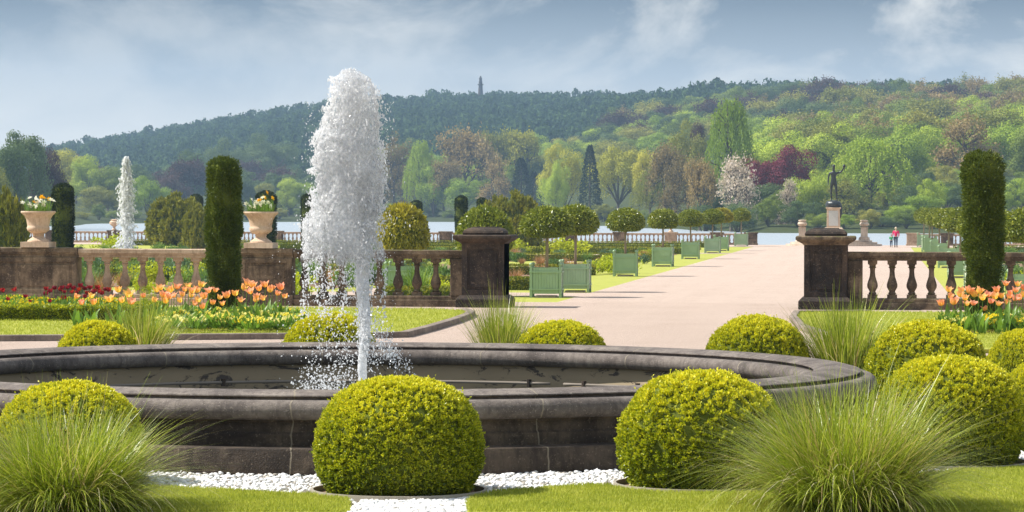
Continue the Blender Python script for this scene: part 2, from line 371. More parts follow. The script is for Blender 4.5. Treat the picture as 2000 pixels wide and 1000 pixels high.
def clipped(name, fn, n, L, W, mat, seed=1, depth=.03, upb=.5, tuft=0, rand=.6, coreoff=-.035):
    rg = np.random.default_rng(seed); d = unit(rg.normal(size=(n, 3)))
    if tuft:
        td = unit(rg.normal(size=(tuft, 3))); idx = rg.integers(0, tuft, n); d = unit(td[idx]+rg.normal(size=(n, 3))*.55/math.sqrt(tuft)*1.7)
        toff = rg.uniform(-depth*.7, depth*.7, tuft)[idx]
    else: toff = 0
    P = fn(d, 0)
    P = P - unit(d)*(rg.random(n)**1.5*depth)[:, None] + unit(d)*np.reshape(toff, (-1, 1) if tuft else (1,))
    keep = P[:, 2] > .015; P = P[keep]; dd = d[keep]
    A = dd*.7+np.array([0, 0, upb])+rg.normal(size=P.shape)*rand
    m = len(P); V = quads(P, A, L*rg.uniform(.7, 1.3, m), W*rg.uniform(.7, 1.3, m), rg)
    k = rg.choice(m, 260); sh = np.repeat(k, 5); tt = np.tile(np.arange(5), 260)*.008; up = unit(dd[keep][sh] if len(dd) != m else dd[sh])*.7+np.array([0, 0, .5]); V = np.concatenate([V, quads(P[sh]+up*tt[:, None]+rg.normal(size=(1300, 3))*.003, up+rg.normal(size=(1300, 3))*.7, L, W, rg)])
    EV, EF = grid_sphere(lambda q: fn(q, coreoff))
    return leafmesh(name, V, mat, (EV, EF))

# ------------------------------------------------------------------ ground
def sheet(name, pts, z, mat, **kw):
    V = [(p[0], p[1], z) for p in pts]; me = bpy.data.meshes.new(name); me.from_pydata(V, [], [tuple(range(len(V)))]); me.materials.append(mat)
    if me.polygons[0].normal.z < 0: me.flip_normals()
    return obj(name, me, kind='structure', **kw)
def slab(name, pts, z0, z1, mat):
    a = sum(pts[i][0]*pts[(i+1) % len(pts)][1]-pts[(i+1) % len(pts)][0]*pts[i][1] for i in range(len(pts)))
    if a < 0: pts = pts[::-1]
    m = MB(); m.poly(pts, z0, z1); o = obj(name, m.mesh(name, mat)); o['kind'] = 'structure'; return o
YW = 32.3            # balustrade front face
GL = -1.3; LK = -2.02
slab('terrace_ground', [(-60, -60), (60, -60), (60, YW+.7), (3.6, YW+.7), (3.6, 35.6), (-3.6, 35.6), (-3.6, YW+.7), (-60, YW+.7)], -1.6, 0.0, M['gravel'])
st = MB()
for i in range(6): st.box(-3.6, 3.6, 35.6+i*.35, 35.6+(i+1)*.35, -1.6, -(i+1)*.186)
obj('garden_steps', st.mesh('garden_steps', M['stone_warm']))['kind'] = 'structure'
slab('garden_ground', [(-140, YW+.703), (140, YW+.703), (140, 257), (-140, 257)], -4.5, GL, M['lawn'])
sheet('lake', [(-1600, 120), (1600, 120), (1600, 2900), (-1600, 2900)], LK, M['lake'])
sheet('avenue', [(-6.6, 37.75), (6.6, 37.75), (6.6, 240), (-6.6, 240)], GL+.012, M['gravel'])
sheet('lakeside_path', [(-80, 240), (80, 240), (80, 256), (-80, 256)], GL+.016, M['gravel'])
sheet('cross_path', [(-60, 86), (-6.6, 86), (-6.6, 91), (-60, 91)], GL+.008, M['gravel'])
sheet('cross_path', [(60, 86), (6.6, 86), (6.6, 91), (60, 91)], GL+.008, M['gravel'])
sheet('cross_path', [(-60, 198), (-6.6, 198), (-6.6, 202), (-60, 202)], GL+.008, M['gravel'])
for k in (-1, 1):
    sheet('path', [(k*14, 91), (k*15.6, 91), (k*15.6, 198), (k*14, 198)], GL+.008, M['gravel'])
    for (x0, x1, y0, y1) in ((10, 13.5, 96, 122), (10, 13.5, 128, 160), (17, 30, 96, 118), (17, 30, 124, 150), (10, 13.5, 166, 194), (17, 34, 160, 190)):
        sheet('flower_bed', [(k*x0, y0), (k*x1, y0), (k*x1, y1), (k*x0, y1)], GL+.02, M['soil'])

# terrain beyond the lake
PXs = [-3000, 0, 300, 600, 850, 1100, 1400, 1700, 2000, 5000]
T950 = [8, 5, 1, 0, -1, 3, 12, 17, 19, 19]; T1200 = [14, 6, 3, 6, 9, 13, 26, 32, 34, 34]
T1600 = [20, 18, 24, 37, 42, 45, 57, 58, 56, 56]; T2000 = [22, 26, 43, 60, 67, 67, 64, 58, 56, 56]
def shore(px): return float(np.interp(px, [-3000, 60, 130, 300, 500, 850, 1100, 1300, 1470, 5000], [420, 520, 790, 830, 930, 1000, 850, 650, 530, 480]))
def ter(px, Z):
    s = shore(px)
    zs = [s-30, s-2, s+12]; hs = [-3.2, -2.3, -1.2]
    for zz, T in ((950, T950), (1200, T1200), (1600, T1600), (2000, T2000)):
        if zz > s+60: zs.append(zz); hs.append(float(np.interp(px, PXs, T)))
    zs += [2700]; hs += [hs[-1]-15]
    return float(np.interp(Z, zs, hs))
cols = list(range(-5000, 7001, 100)); rows = list(range(430, 2721, 15)); V = []
for Z in rows:
    for px in cols: p = B(px, Z, ter(px, Z)); V.append(p if Z >= shore(px)-30 else (p[0], p[1], -3.2))
nc = len(cols); F = [(i*nc+j, i*nc+j+1, (i+1)*nc+j+1, (i+1)*nc+j) for i in range(len(rows)-1) for j in range(nc-1)]
obj('terrain', mesh('terrain', V, [np.array(F)], M['hillground'], True), kind='structure')

# ------------------------------------------------------------------ far trees
def skeleton(mb, rg, levels=3, spread=.5, start=.22, r0=.022, nsplit=(4, 6), up=.35, envelope=None):
    tips = []
    def grow(p, d, L, r, lv):
        q = p+d*L*.5+rg.normal(size=3)*L*.05; e = p+d*L+rg.normal(size=3)*L*.08
        mb.tube([p, q, e], [r, r*.8, r*.6], 5 if lv == levels else 3, caps=False)
        tips.append((e, lv))
        if lv == 0: return
        for _ in range(rg.integers(*nsplit)):
            nd = unit(d*(1-spread)+rg.normal(size=3)*spread*.9+np.array([0, 0, up*.5]))
            f = rg.uniform(.45, 1.0); grow(p+(e-p)*f, nd, L*rg.uniform(.55, .8), r*.55, lv-1)
    grow(np.zeros(3), np.array([0, 0, 1.0]), start, r0, levels)
    return tips
def tree_mesh(kind, seed):
    """unit height tree: (crown mesh, trunk mesh)"""
    rg = np.random.default_rng(seed); tb = MB(); mat = M['t_'+kind[0]]; form = kind[1]
    if form in ('round', 'oak', 'shrub'):
        lo = {'round': .07, 'oak': .06, 'shrub': .0}[form]; zc = (1+lo)/2; rz = (1-lo)/2; rx = {'round': .40, 'oak': .50, 'shrub': .6}[form]
        nl = 30; C = []; R = []
        while len(C) < nl:
            d = unit(rg.normal(size=3)); 
            if d[2] < -.75: continue
            k = rg.uniform(.35, .86); r = rg.uniform(.10, .21)
            C.append(np.array([d[0]*rx*k, d[1]*rx*k, zc+d[2]*rz*k])); R.append(r)
        C = np.array(C); R = np.array(R)
        C[:, 2] = np.clip(C[:, 2], lo+.05, 1-R*.8)
        n = 15000; idx = rg.integers(0, nl, n); d = unit(rg.normal(size=(n, 3))+np.array([0, 0, .25])); k = rg.uniform(.6, 1.06, n)
        P = C[idx]+d*(R[idx]*k)[:, None]*np.array([1.1, 1.1, .8])
        kp = P[:, 2] > .01; P = P[kp]; dn = d[kp]
        V = cards(P, dn, .023*rg.uniform(.6, 1.4, len(P)), .017*rg.uniform(.7, 1.3, len(P)), rg, .38)
        crown = leafmesh('crown', V, mat)
        tb.tube([(0, 0, -.05), (.01, 0, lo*.8+.03), (0, .01, zc)], [.028, .022, .012], 7)
        for i in range(0, nl, 2): tb.tube([(0, 0, lo+.03), C[i]*.5+np.array([0, 0, lo*.5+.06]), C[i]], [.014, .009, .004], 4, caps=False)
    elif form in ('airy', 'blossom'):
        tips = skeleton(tb, rg, 4, .52 if form == 'airy' else .5, .26, .020, (4, 6), .5)
        T = np.array([t for t, l in tips if l <= 1]); top = T[:, 2].max(); w = 1.0
        n = 5200 if form == 'airy' else 2800; idx = rg.integers(0, len(T), n)
        P = T[idx]+rg.normal(size=(n, 3))*.022
        V = quads(P, rg.normal(size=P.shape)+np.array([0, 0, .3]), .022*rg.uniform(.6, 1.4, n), .014, rg)
        s = 1/top; V = V*s
        for i in range(len(tb.V)): tb.V[i] = tb.V[i]*s
        crown = leafmesh('crown', V, mat)
    elif form == 'weep':
        n0 = 420; z = rg.uniform(.3, 1, n0)**.8; a = rg.uniform(0, 2*PI, n0); rr = .36*np.sqrt(np.clip(1-((z-.5)/.52)**2, .05, 1))*rg.uniform(.4, 1.05, n0)
        S = np.stack([rr*np.cos(a), rr*np.sin(a), z], 1); k = 24; L = rg.uniform(.08, .26, n0)
        t = np.tile(np.linspace(0, 1, k), n0); ii = np.repeat(np.arange(n0), k)
        P = S[ii]-np.stack([np.zeros(n0*k), np.zeros(n0*k), t*L[ii]], 1)+rg.normal(size=(n0*k, 3))*.009+ (S[ii]*np.array([.12, .12, 0]))*t[:, None]
        P = P[P[:, 2] > .03]
        V = quads(P, np.array([0, 0, -1.0])+rg.normal(size=P.shape)*.45, .028, .012, rg); crown = leafmesh('crown', V, mat)
        tb.tube([(0, 0, -.05), (.01, 0, .3), (0, .01, .9)], [.024, .018, .004], 6)
        for i in range(0, n0, 14): tb.tube([(0, 0, S[i][2]*.6), (S[i][0]*.6, S[i][1]*.6, S[i][2]*.95), S[i]], [.01, .006, .003], 4, caps=False)
    elif form == 'cone':
        n = 5200; z = rg.random(n)**1.3; a = rg.uniform(0, 2*PI, n); tier = .75+.25*np.abs(np.sin(z*26+np.sin(a*3)*.8)); r = (.20*(1-z)**.75+.01)*tier*rg.uniform(.7, 1.08, n)
        P = np.stack([r*np.cos(a), r*np.sin(a), .04+z*.94], 1)
        A = np.stack([np.cos(a), np.sin(a), np.full(n, -.25)], 1)+rg.normal(size=(n, 3))*.4
        crown = leafmesh('crown', quads(P, A, .03, .014, rg), mat); tb.tube([(0, 0, -.05), (0, 0, .9)], [.02, .004], 6)
    return crown, tb.mesh('trunk', M['bark'])
TCACHE = {}
NV = {'round': 3, 'oak': 3, 'airy': 3, 'weep': 2, 'cone': 2, 'blossom': 2, 'shrub': 2}
FORMW = {'round': .88, 'oak': 1.05, 'airy': .95, 'weep': .8, 'cone': .42, 'blossom': .95, 'shrub': 1.35}
def plant_tree(color, form, px, ytop, Z, wpx, label, group=None, name=None, base=None):
    rg = random.Random(int(px*7+ytop*13+Z)); v = rg.randrange(NV[form]); key = (color, form, v)
    if key not in TCACHE: TCACHE[key] = tree_mesh((color, form), abs(hash(form)) % 1000*0+sum(map(ord, form))*10+v)
    crown, trunk = TCACHE[key]; zb = ter(px, Z)-.3 if base is None else base
    H = max(HZ(px, ytop, Z)-zb, 2.0); W = wpx*Z/FPX; s = W/FORMW[form]
    p = B(px, Z, zb); nm = name or {'cone': 'conifer', 'blossom': 'blossom_tree', 'shrub': 'waterside_bush', 'weep': 'weeping_tree'}.get(form, 'broadleaf_tree')
    e = empty(nm, p, rg.uniform(0, 6.28), label, {'shrub': 'bush'}.get(form, 'tree'), group); e.scale = (s, s, H)
    obj('crown', crown, e); obj('trunk', trunk, e); return e

NAMED = [
 # color form px ytop Z width label
 ('shade','oak', 40,228,560,135,'dark blue green tree rising highest at the far left edge'),
 ('purple','round', 92,272,575,80,'dark purple brown tree sloping down right of the tallest dark tree on the left'),
 ('shade','round', 22,268,535,105,'dark grey green tree in front of the tallest dark tree at the far left'),
 ('olive','round', -10,322,520,80,'olive green tree at the extreme left edge above the golden yew'),
 ('olive','weep', 116,332,610,62,'pale olive tree just behind the dark yew column beside the left urn'),
 ('yellow','round', 128,288,950,95,'yellow green tree catching light at the foot of the left hill'),
 ('fresh','round', 168,300,940,70,'fresh green rounded tree beside the yellow green tree under the left hill'),
 ('green','round', 210,322,900,75,'blue green rounded tree just left of the distant fountain jet'),
 ('olive','round', 190,362,850,85,'olive waterside tree left of the distant fountain jet'),
 ('fresh','oak', 288,340,845,92,'large rounded yellow green willow on the far bank right of the distant fountain'),
 ('olive','oak', 235,368,848,70,'low olive tree directly behind the distant fountain jet'),
 ('shade','round', 372,290,1060,75,'hazy blue green tree on the far bank above the golden yew mound'),
 ('shade','oak', 520,258,1250,125,'broad hazy dark green tree dome left of the main fountain plume'),
 ('shade','oak', 445,268,1220,95,'hazy green rounded tree between the yew column and the broad dome'),
 ('shade','cone', 545,345,1000,60,'blue grey conifer on the far bank left of the main fountain'),
 ('fresh','round', 565,345,990,60,'pale green tree on the far bank just left of the main fountain plume'),
 ('olive','round', 520,352,985,55,'olive tree low on the far bank behind the second urn of flowers'),
 ('fresh','round', 602,352,990,60,'pale olive green tree on the far bank behind the left edge of the fountain plume'),
 ('brown','airy', 770,262,1040,110,'reddish brown budding tree immediately right of the fountain plume'),
 ('fresh','weep', 822,272,1010,75,'light green upright tree between two brown budding trees'),
 ('fresh','round', 846,310,1005,70,'light green lower tree beside the water right of the fountain'),
 ('brown','airy', 905,250,1040,115,'tallest bare brown budding tree in the middle of the far bank'),
 ('brown','airy', 868,318,1005,70,'small brown budding tree near the water in the middle of the bank'),
 ('olive','airy', 965,262,1060,95,'olive brown thinly leafed tree right of the tallest brown tree'),
 ('yellow','airy', 1010,258,1080,90,'golden brown budding tree above the dark conifer pair'),
 ('fresh','round', 905,342,995,85,'pale green bushy tree leaning over the water in the middle'),
 ('brown','airy', 972,302,980,85,'grey brown bare tree just left of the dark conifer pair'),
 ('dark','cone', 1018,306,940,62,'dark pointed conifer, taller of the pair in the middle'),
 ('dark','cone', 1043,334,935,46,'dark pointed conifer, shorter of the pair in the middle'),
 ('yellow','oak', 1100,275,860,110,'bright yellow green tree left of the lone dark conifer'),
 ('fresh','oak', 1085,310,840,70,'fresh green drooping tree at the left foot of the yellow green tree'),
 ('dark','cone', 1152,280,800,56,'tall dark evergreen between two yellow green trees'),
 ('yellow','oak', 1208,266,830,130,'wide yellow green tree right of the tall dark evergreen'),
 ('yellow','round', 1262,282,800,60,'small golden green tree topping the bank right of the wide yellow tree'),
 ('brown','airy', 1300,282,690,100,'olive brown airy tree behind the clipped standards'),
 ('olive','weep', 1270,330,720,80,'olive feathery tree low behind the third clipped standard'),
 ('olive','oak', 1345,232,720,90,'tall olive brown tree just left of the tall weeping birch'),
 ('purple','round', 1362,226,770,40,'red topped tree peeping over behind the olive tree'),
 ('brown','airy', 1320,310,650,85,'grey brown budding tree left of the blossom trees'),
 ('fresh','weep', 1426,190,620,112,'tall bright green weeping birch standing above the blossom tree'),
 ('shade','round', 1385,345,600,70,'dark green tree in shade behind the white blossom'),
 ('blossom','blossom', 1428,300,560,115,'large white blossom tree under the weeping birch'),
 ('brown','airy', 1366,310,585,70,'grey brown budding tree left of the large white blossom tree'),
 ('copper','oak', 1532,278,592,150,'broad crimson copper beech behind the blossom tree'),
 ('copper','round', 1480,298,590,75,'smaller crimson tree at the left side of the copper beech'),
 ('shade','round', 1500,356,570,90,'dark green tree under the copper beech by the water'),
 ('fresh','oak', 1582,330,578,95,'yellow green rounded tree left of the bronze statue'),
 ('blossom','blossom', 1545,352,555,55,'small sparse white blossom tree left of the bronze statue'),
 ('olive','round', 1620,238,700,130,'olive green tree directly above the bronze statue'),
 ('fresh','weep', 1700,270,585,185,'huge yellow green willow right of the bronze statue'),
 ('fresh','round', 1655,300,590,90,'yellow green willow behind the raised arm of the statue'),
 ('olive','airy', 1650,345,560,120,'thin brown branched tree behind the statue plinth'),
 ('fresh','round', 1800,380,560,100,'low yellow green bushy tree above the walking couple'),
 ('fresh','round', 1758,398,550,70,'low bright green tree right of the willow by the water'),
 ('olive','round', 1862,345,640,90,'olive tree just left of the right yew column'),
 ('shade','shrub', 1440,392,545,110,'dark green bush at the waterline below the white blossom'),
 ('shade','shrub', 1560,392,545,120,'dark green bush at the waterline left of the statue plinth'),
 ('green','shrub', 1500,388,548,80,'mid green bush at the waterline between the dark bushes'),
 ('shade','shrub', 1720,420,545,110,'dark green bush at the waterline right of the statue'),
 ('olive','shrub', 1835,405,545,120,'olive bush at the waterline left of the right yew column'),
 ('shade','shrub', 1375,400,570,90,'dark bush at the waterline behind the sixth clipped standard'),
]
for a in NAMED: plant_tree(*a[:6], a[6])
# waterside bushes
rg = random.Random(3)
for px in range(640, 1340, 34):
    plant_tree(rg.choice(['shade', 'green', 'olive', 'green']), 'shrub', px+rg.uniform(-8, 8), rg.uniform(388, 408)+(px-640)*.016, shore(px)+14, rg.uniform(45, 70), 'low green bush in the row along the far waterline right of the fountain', 'bushes along the far waterline')
for px in range(120, 640, 36):
    plant_tree(rg.choice(['shade', 'green', 'olive']), 'shrub', px+rg.uniform(-8, 8), rg.uniform(395, 412), shore(px)+14, rg.uniform(40, 60), 'low bush in the row along the far waterline left of the fountain', 'bushes along the far waterline')
for px in list(range(1480, 2060, 42))+list(range(1500, 2060, 38))+list(range(1490, 2060, 45)):
    Zb = shore(px)+rg.uniform(35, 150)
    plant_tree(rg.choice(['green', 'olive', 'shade', 'fresh']), 'shrub', px+rg.uniform(-12, 12), 412-(ter(px, Zb)+rg.uniform(5, 8)-1.78)*FPX/Zb, Zb, rg.uniform(80, 110), 'bush filling the ground under the trees of the near right bank', 'bushes under the near right trees')
for px in (1600, 1650, 1700, 1770, 1830, 1890, 1950, 2010):
    plant_tree(rg.choice(['green', 'olive', 'fresh']), 'shrub', px, rg.uniform(405, 425), shore(px)+12, rg.uniform(60, 80), 'low bush in the row along the near right waterline', 'bushes along the near right waterline')
# woods that climb the slopes: single trees
def wood(px0, px1, Z0, Z1, step, kinds, hm, wm, label, group, seed):
    r = random.Random(seed); Z = Z0
    while Z < Z1:
        sp = step*FPX/Z; px = px0+r.uniform(0, sp)
        while px < px1:
            zz = Z+r.uniform(-.4, .4)*step*2
            if zz > shore(px)+25:
                c, f = r.choice(kinds); h = r.uniform(*hm); zb = ter(px, zz); yt = 410+(px-1000)*.0025-(zb+h-1.78)*FPX/zz
                cn = {'fresh': 'fresh green', 'yellow': 'yellow green', 'green': 'mid green', 'olive': 'olive green', 'brown': 'brown budding', 'shade': 'dark green', 'dark': 'nearly black', 'copper': 'reddish', 'purple': 'purplish'}[c]
                plant_tree(c, f, px, yt, zz, r.uniform(*wm)*FPX/zz, cn+' '+label, group)
            px += sp*r.uniform(.75, 1.25)
        Z += step*2.1
K1 = [('green', 'oak'), ('fresh', 'oak'), ('fresh', 'round'), ('olive', 'round'), ('green', 'round'), ('olive', 'airy'), ('brown', 'airy'), ('fresh', 'oak')]
wood(1470, 2080, 690, 1080, 15, K1, (13, 18), (15, 20), 'tree in the wood climbing the right slope', 'trees on the right slope', 11)
wood(1180, 2080, 1100, 1420, 17, [('shade', 'oak'), ('purple', 'airy'), ('shade', 'round'), ('brown', 'airy'), ('olive', 'airy'), ('green', 'oak')], (14, 19), (16, 21), 'tree in the wood along the right skyline', 'trees on the right skyline', 12)
wood(120, 760, 1010, 1200, 17, [('shade', 'round'), ('shade', 'round'), ('shade', 'oak'), ('green', 'round'), ('shade', 'oak'), ('purple', 'airy')], (11, 16), (14, 18), 'tree at the hazy foot of the left hill', 'trees at the foot of the left hill', 13)
wood(740, 1480, 1090, 1290, 17, [('fresh', 'oak'), ('green', 'oak'), ('fresh', 'round'), ('olive', 'round')], (13, 17), (16, 20), 'tree in the bright band below the far hill', 'trees in the band below the far hill', 14)
# far hill woodland: reads as one mass
def hillwood():
    rg = np.random.default_rng(5); var = []
    for k in range(5):
        C = rg.normal(size=(7, 3))*np.array([.22, .22, .16])+np.array([0, 0, .62]); n = 95
        idx = rg.integers(0, 7, n); d = unit(rg.normal(size=(n, 3))+np.array([0, 0, .4])); P = C[idx]+d*.23*rg.uniform(.7, 1.1, n)[:, None]; P[:, 2] = np.minimum(P[:, 2], 1.05)
        var.append(cards(P, d, .19*rg.uniform(.7, 1.3, n), .14, rg, .3))
    out = []; r = random.Random(9)
    Z = 1260
    while Z < 2140:
        step = 8.0; sp = step*FPX/Z; px = -250+r.uniform(0, sp)
        while px < 2250:
            if not (px > 1250 and Z < 1500 and px < 1250) and Z > (1180 if px < 700 else 1300 if px < 1450 else 1430):
                zz = Z+r.uniform(-7, 7); p = B(px, zz, ter(px, zz)-.5); h = r.uniform(8, 13); w = r.uniform(7, 10)
                if abs(px-938) > 8 or zz < 1900: 
                    a = r.uniform(0, 6.28); v = var[r.randrange(5)]; ca, sa = math.cos(a), math.sin(a)
                    q = np.stack([(v[:, 0]*ca-v[:, 1]*sa)*w, (v[:, 0]*sa+v[:, 1]*ca)*w, v[:, 2]*h], 1)+p; out.append(q.astype(np.float32))
            px += sp*r.uniform(.7, 1.3)
        Z += 15
    return np.concatenate(out)
V = hillwood(); print('hill quads', len(V)//4)
o = obj('woodland', leafmesh('woodland', V, M['hill'])); tag(o, 'hazy dark green wood covering the far hill as one mass', 'woodland', None, 'stuff')

# hilltop monument
Zm = 2010; pm = B(938, Zm, ter(938, Zm)); s = Zm/FPX
e = empty('monument', pm, 0, 'tall dark column with a standing figure on the skyline of the far hill', 'monument')
zt = HZ(938, 148, Zm)-pm[2]
m = MB(); m.lathe([(2.6, -1), (2.6, zt-14.5), (3.0, zt-14.3), (3.0, zt-13.6), (2.0, zt-13.3)], square=True); obj('pedestal', m.mesh('pedestal', M['stone_dark']), e)
m = MB(); m.lathe([(1.75, zt-13.3), (1.25, zt-6.2), (1.9, zt-5.9), (1.9, zt-5.3), (1.0, zt-5.1)], 14); obj('column', m.mesh('column', M['stone_pier']), e)
m = MB(); m.lathe([(1.0, zt-5.1), (1.2, zt-3.9), (.85, zt-2.6), (1.15, zt-1.7), (.5, zt-1.0), (.6, zt-.5), (.1, zt)], 12); obj('figure', m.mesh('figure', M['stone_pier']), e)

# ------------------------------------------------------------------ stone pieces
def baluster_mesh(h=.68, r=.095, mat='stone_dark', n=14):
    m = MB()
    m.box(-r*.95, r*.95, -r*.95, r*.95, 0, h*.1)
    m.lathe([(r*.62, h*.1), (r*.78, h*.13), (r*.55, h*.17), (r*.62, h*.2), (r*.98, h*.29), (r*1.02, h*.36), (r*.85, h*.45), (r*.55, h*.58), (r*.46, h*.72), (r*.52, h*.8), (r*.75, h*.82), (r*.55, h*.85), (r*.72, h*.9)], n)
    m.box(-r*.9, r*.9, -r*.9, r*.9, h*.9, h)
    return auto(m.mesh('baluster', M[mat]), 40)
BAL_D = baluster_mesh(); BAL_W = baluster_mesh(mat='stone_warm')
def rail(m, x0, x1, y0, y1, z0, z1):
    h = z1-z0
    prof = [(0, .05), (.28*h, .05), (.30*h, .025), (.45*h, .025), (.5*h, 0), (.92*h, 0), (h, .015)]
    pts = [(y0+d, z0+z) for z, d in prof]+[(y1-d, z0+z) for z, d in reversed(prof)]
    V = [(x0, y, z) for y, z in pts]+[(x1, y, z) for y, z in pts]; n = len(pts)
    m.add(V, [tuple(range(n)), tuple(range(2*n-1, n-1, -1))]+[(i, n+i, n+(i+1) % n, (i+1) % n) for i in range(n)])
def panel_block(m, x0, x1, y0, y1, z0, z1, inset=.025, marg=.09):
    """block whose front and back carry a sunk panel"""
    m.box(x0, x1, y0+inset, y1-inset, z0, z1)
    for (a, b) in ((y0, y0+inset-.002), (y1-inset+.002, y1)):
        m.box(x0, x0+marg, a, b, z0, z1); m.box(x1-marg, x1, a, b, z0, z1)
        m.box(x0+marg, x1-marg, a, b, z0, z0+marg); m.box(x0+marg, x1-marg, a, b, z1-marg, z1)
    m.box(x0+marg+.05, x1-marg-.05, y0+inset-.014, y0+inset-.002, z0+marg+.05, z1-marg-.05)
def bays(root, x0, x1, bal, mat, spacing, y0=YW, zb=0.0, ends=True):
    r = MB(); rail(r, x0, x1, y0-.02, y0+.36, zb+.88, zb+1.04); obj('rail', auto(r.mesh('rail', M[mat]), 30), root)
    p = MB(); p.box(x0, x1, y0-.04, y0+.38, zb, zb+.13); p.box(x0, x1, y0, y0+.34, zb+.13, zb+.2); bev(obj('plinth', p.mesh('plinth', M[mat]), root), .012)
    n = max(int(round((x1-x0)/spacing)), 1)
    for i in range(n):
        b = obj('baluster', bal, root, (x0+(x1-x0)*(i+.5)/n, y0+.17, zb+.2))
xd1a, xd1b = WX(-10, YW), WX(150, YW); xd2a, xd2b = WX(470, YW), WX(570, YW)
xpl0, xpl1 = -3.50, -2.72; xpr0, xpr1 = 2.72, 3.50
def die(root, x0, x1, mat, y0=YW, zb=0.0):
    m = MB(); panel_block(m, x0, x1, y0-.03, y0+.37, zb+.2, zb+.88); m.box(x0-.03, x1+.03, y0-.075, y0+.41, zb, zb+.2)
    bev(obj('pedestal_block', m.mesh('pedestal_block', M[mat]), root), .008)
    r = MB(); rail(r, x0-.02, x1+.02, y0-.06, y0+.40, zb+.882, zb+1.06); obj('coping', auto(r.mesh('coping', M[mat]), 30), root)
# left wall
rt = empty('stone_balustrade', (0, 0, 0), 0, 'long stained stone balustrade left of the entrance, carrying two urns', 'balustrade')
bays(rt, xd1b+.03, xd2a-.03, BAL_W, 'stone_warm', .335)
bays(rt, xd2b+.03, xpl0-.005, BAL_D, 'stone_dark', .345)
bays(rt, WX(-170, YW), xd1a-.03, BAL_D, 'stone_dark', .34)
die(rt, xd1a, xd1b, 'stone_dark'); die(rt, xd2a, xd2b, 'stone_dark')
m = MB(); m.box(xpl0-.24, xpl0-.004, YW-.01, YW+.35, .203, .878); bev(obj('half_pier', m.mesh('half_pier', M['stone_dark']), rt), .008)
# right wall
rt = empty('stone_balustrade', (0, 0, 0), 0, 'dark stained stone balustrade right of the entrance beside the yew column', 'balustrade')
bays(rt, xpr1+.27, WX(2150, YW), BAL_D, 'stone_dark', .34)
m = MB(); m.box(xpr1+.004, xpr1+.268, YW-.01, YW+.35, 0, .878); bev(obj('half_pier', m.mesh('half_pier', M['stone_dark']), rt), .008)
r = MB(); rail(r, xpr1+.004, xpr1+.268, YW-.02, YW+.36, .88, 1.04); obj('rail', auto(r.mesh('rail', M['stone_dark']), 30), rt)
for x0, x1, lab in ((xpl0, xpl1, 'black stained stone gate pier on the left of the gravel entrance'), (xpr0, xpr1, 'black stained stone gate pier on the right of the gravel entrance')):
    cx = (x0+x1)/2; cy = YW+.17; w = (x1-x0)/2
    e = empty('gate_pier', (cx, cy, 0), 0, lab, 'gate pier')
    m = MB(); panel_block(m, -w, w, -w, w, .22, 1.16, .022, .10); m.box(w-.001, w+.0, -w, w, .22, 1.16)
    bev(obj('shaft', m.mesh('shaft', M['stone_pier']), e), .008)
    m = MB(); m.lathe([(w+.10, 0), (w+.10, .15), (w+.06, .19), (w+.03, .22)], square=True); bev(obj('base', m.mesh('base', M['stone_pier']), e), .01)
    m = MB(); m.lathe([(w+.01, 1.16), (w+.03, 1.185), (w+.06, 1.20), (w+.12, 1.235), (w+.15, 1.26), (w+.15, 1.305), (w+.13, 1.325)], square=True); bev(obj('cornice', m.mesh('cornice', M['stone_dark' if x0 > 0 else 'stone_pier']), e), .006)
    m = MB(); m.lathe([(w-.02, 1.325), (w-.01, 1.36), (w-.03, 1.40), (w-.075, 1.435), (w-.13, 1.452), (w-.16, 1.455), (w-.16, 1.468)], square=True)
    o = obj('cap', m.mesh('cap', M['stone_pier']), e); bev(o, .05, 4)
# urns
def urn_mesh():
    m = MB(); m.box(-.27, .27, -.27, .27, 0, .10)
    m.lathe([(.20, .10), (.20, .125), (.16, .15), (.11, .185), (.095, .215), (.11, .235), (.10, .25), (.15, .275), (.20, .31), (.215, .355), (.205, .385), (.20, .395), (.205, .42), (.225, .52), (.265, .59), (.315, .635), (.325, .65), (.32, .675), (.29, .675), (.25, .60)], 32)
    return auto(m.mesh('urn', M['stone_urn']), 40)
UM = urn_mesh()
def daffodil(mat):
    m = MB()
    for k in range(6):
        a = k*PI/3; c, s = math.cos(a), math.sin(a); w = .014
        m.add([(0, 0, 0), (.022*c-w*s, .022*s+w*c, .012), (.045*c, .045*s, .01), (.022*c+w*s, .022*s-w*c, .012)], [(0, 1, 2, 3)])
    m.lathe([(.008, 0), (.011, .015), (.015, .025)], 8, caps=False)
    return m.mesh('bloom', mat)
DW = daffodil(M['daff_w']); DY = daffodil(M['daff_y'])
m = MB(); m.tube([(0, 0, 0), (.004, 0, .15), (0, 0, .28)], [.004, .0035, .003], 5); DST = m.mesh('stem', M['tulipleaf'])
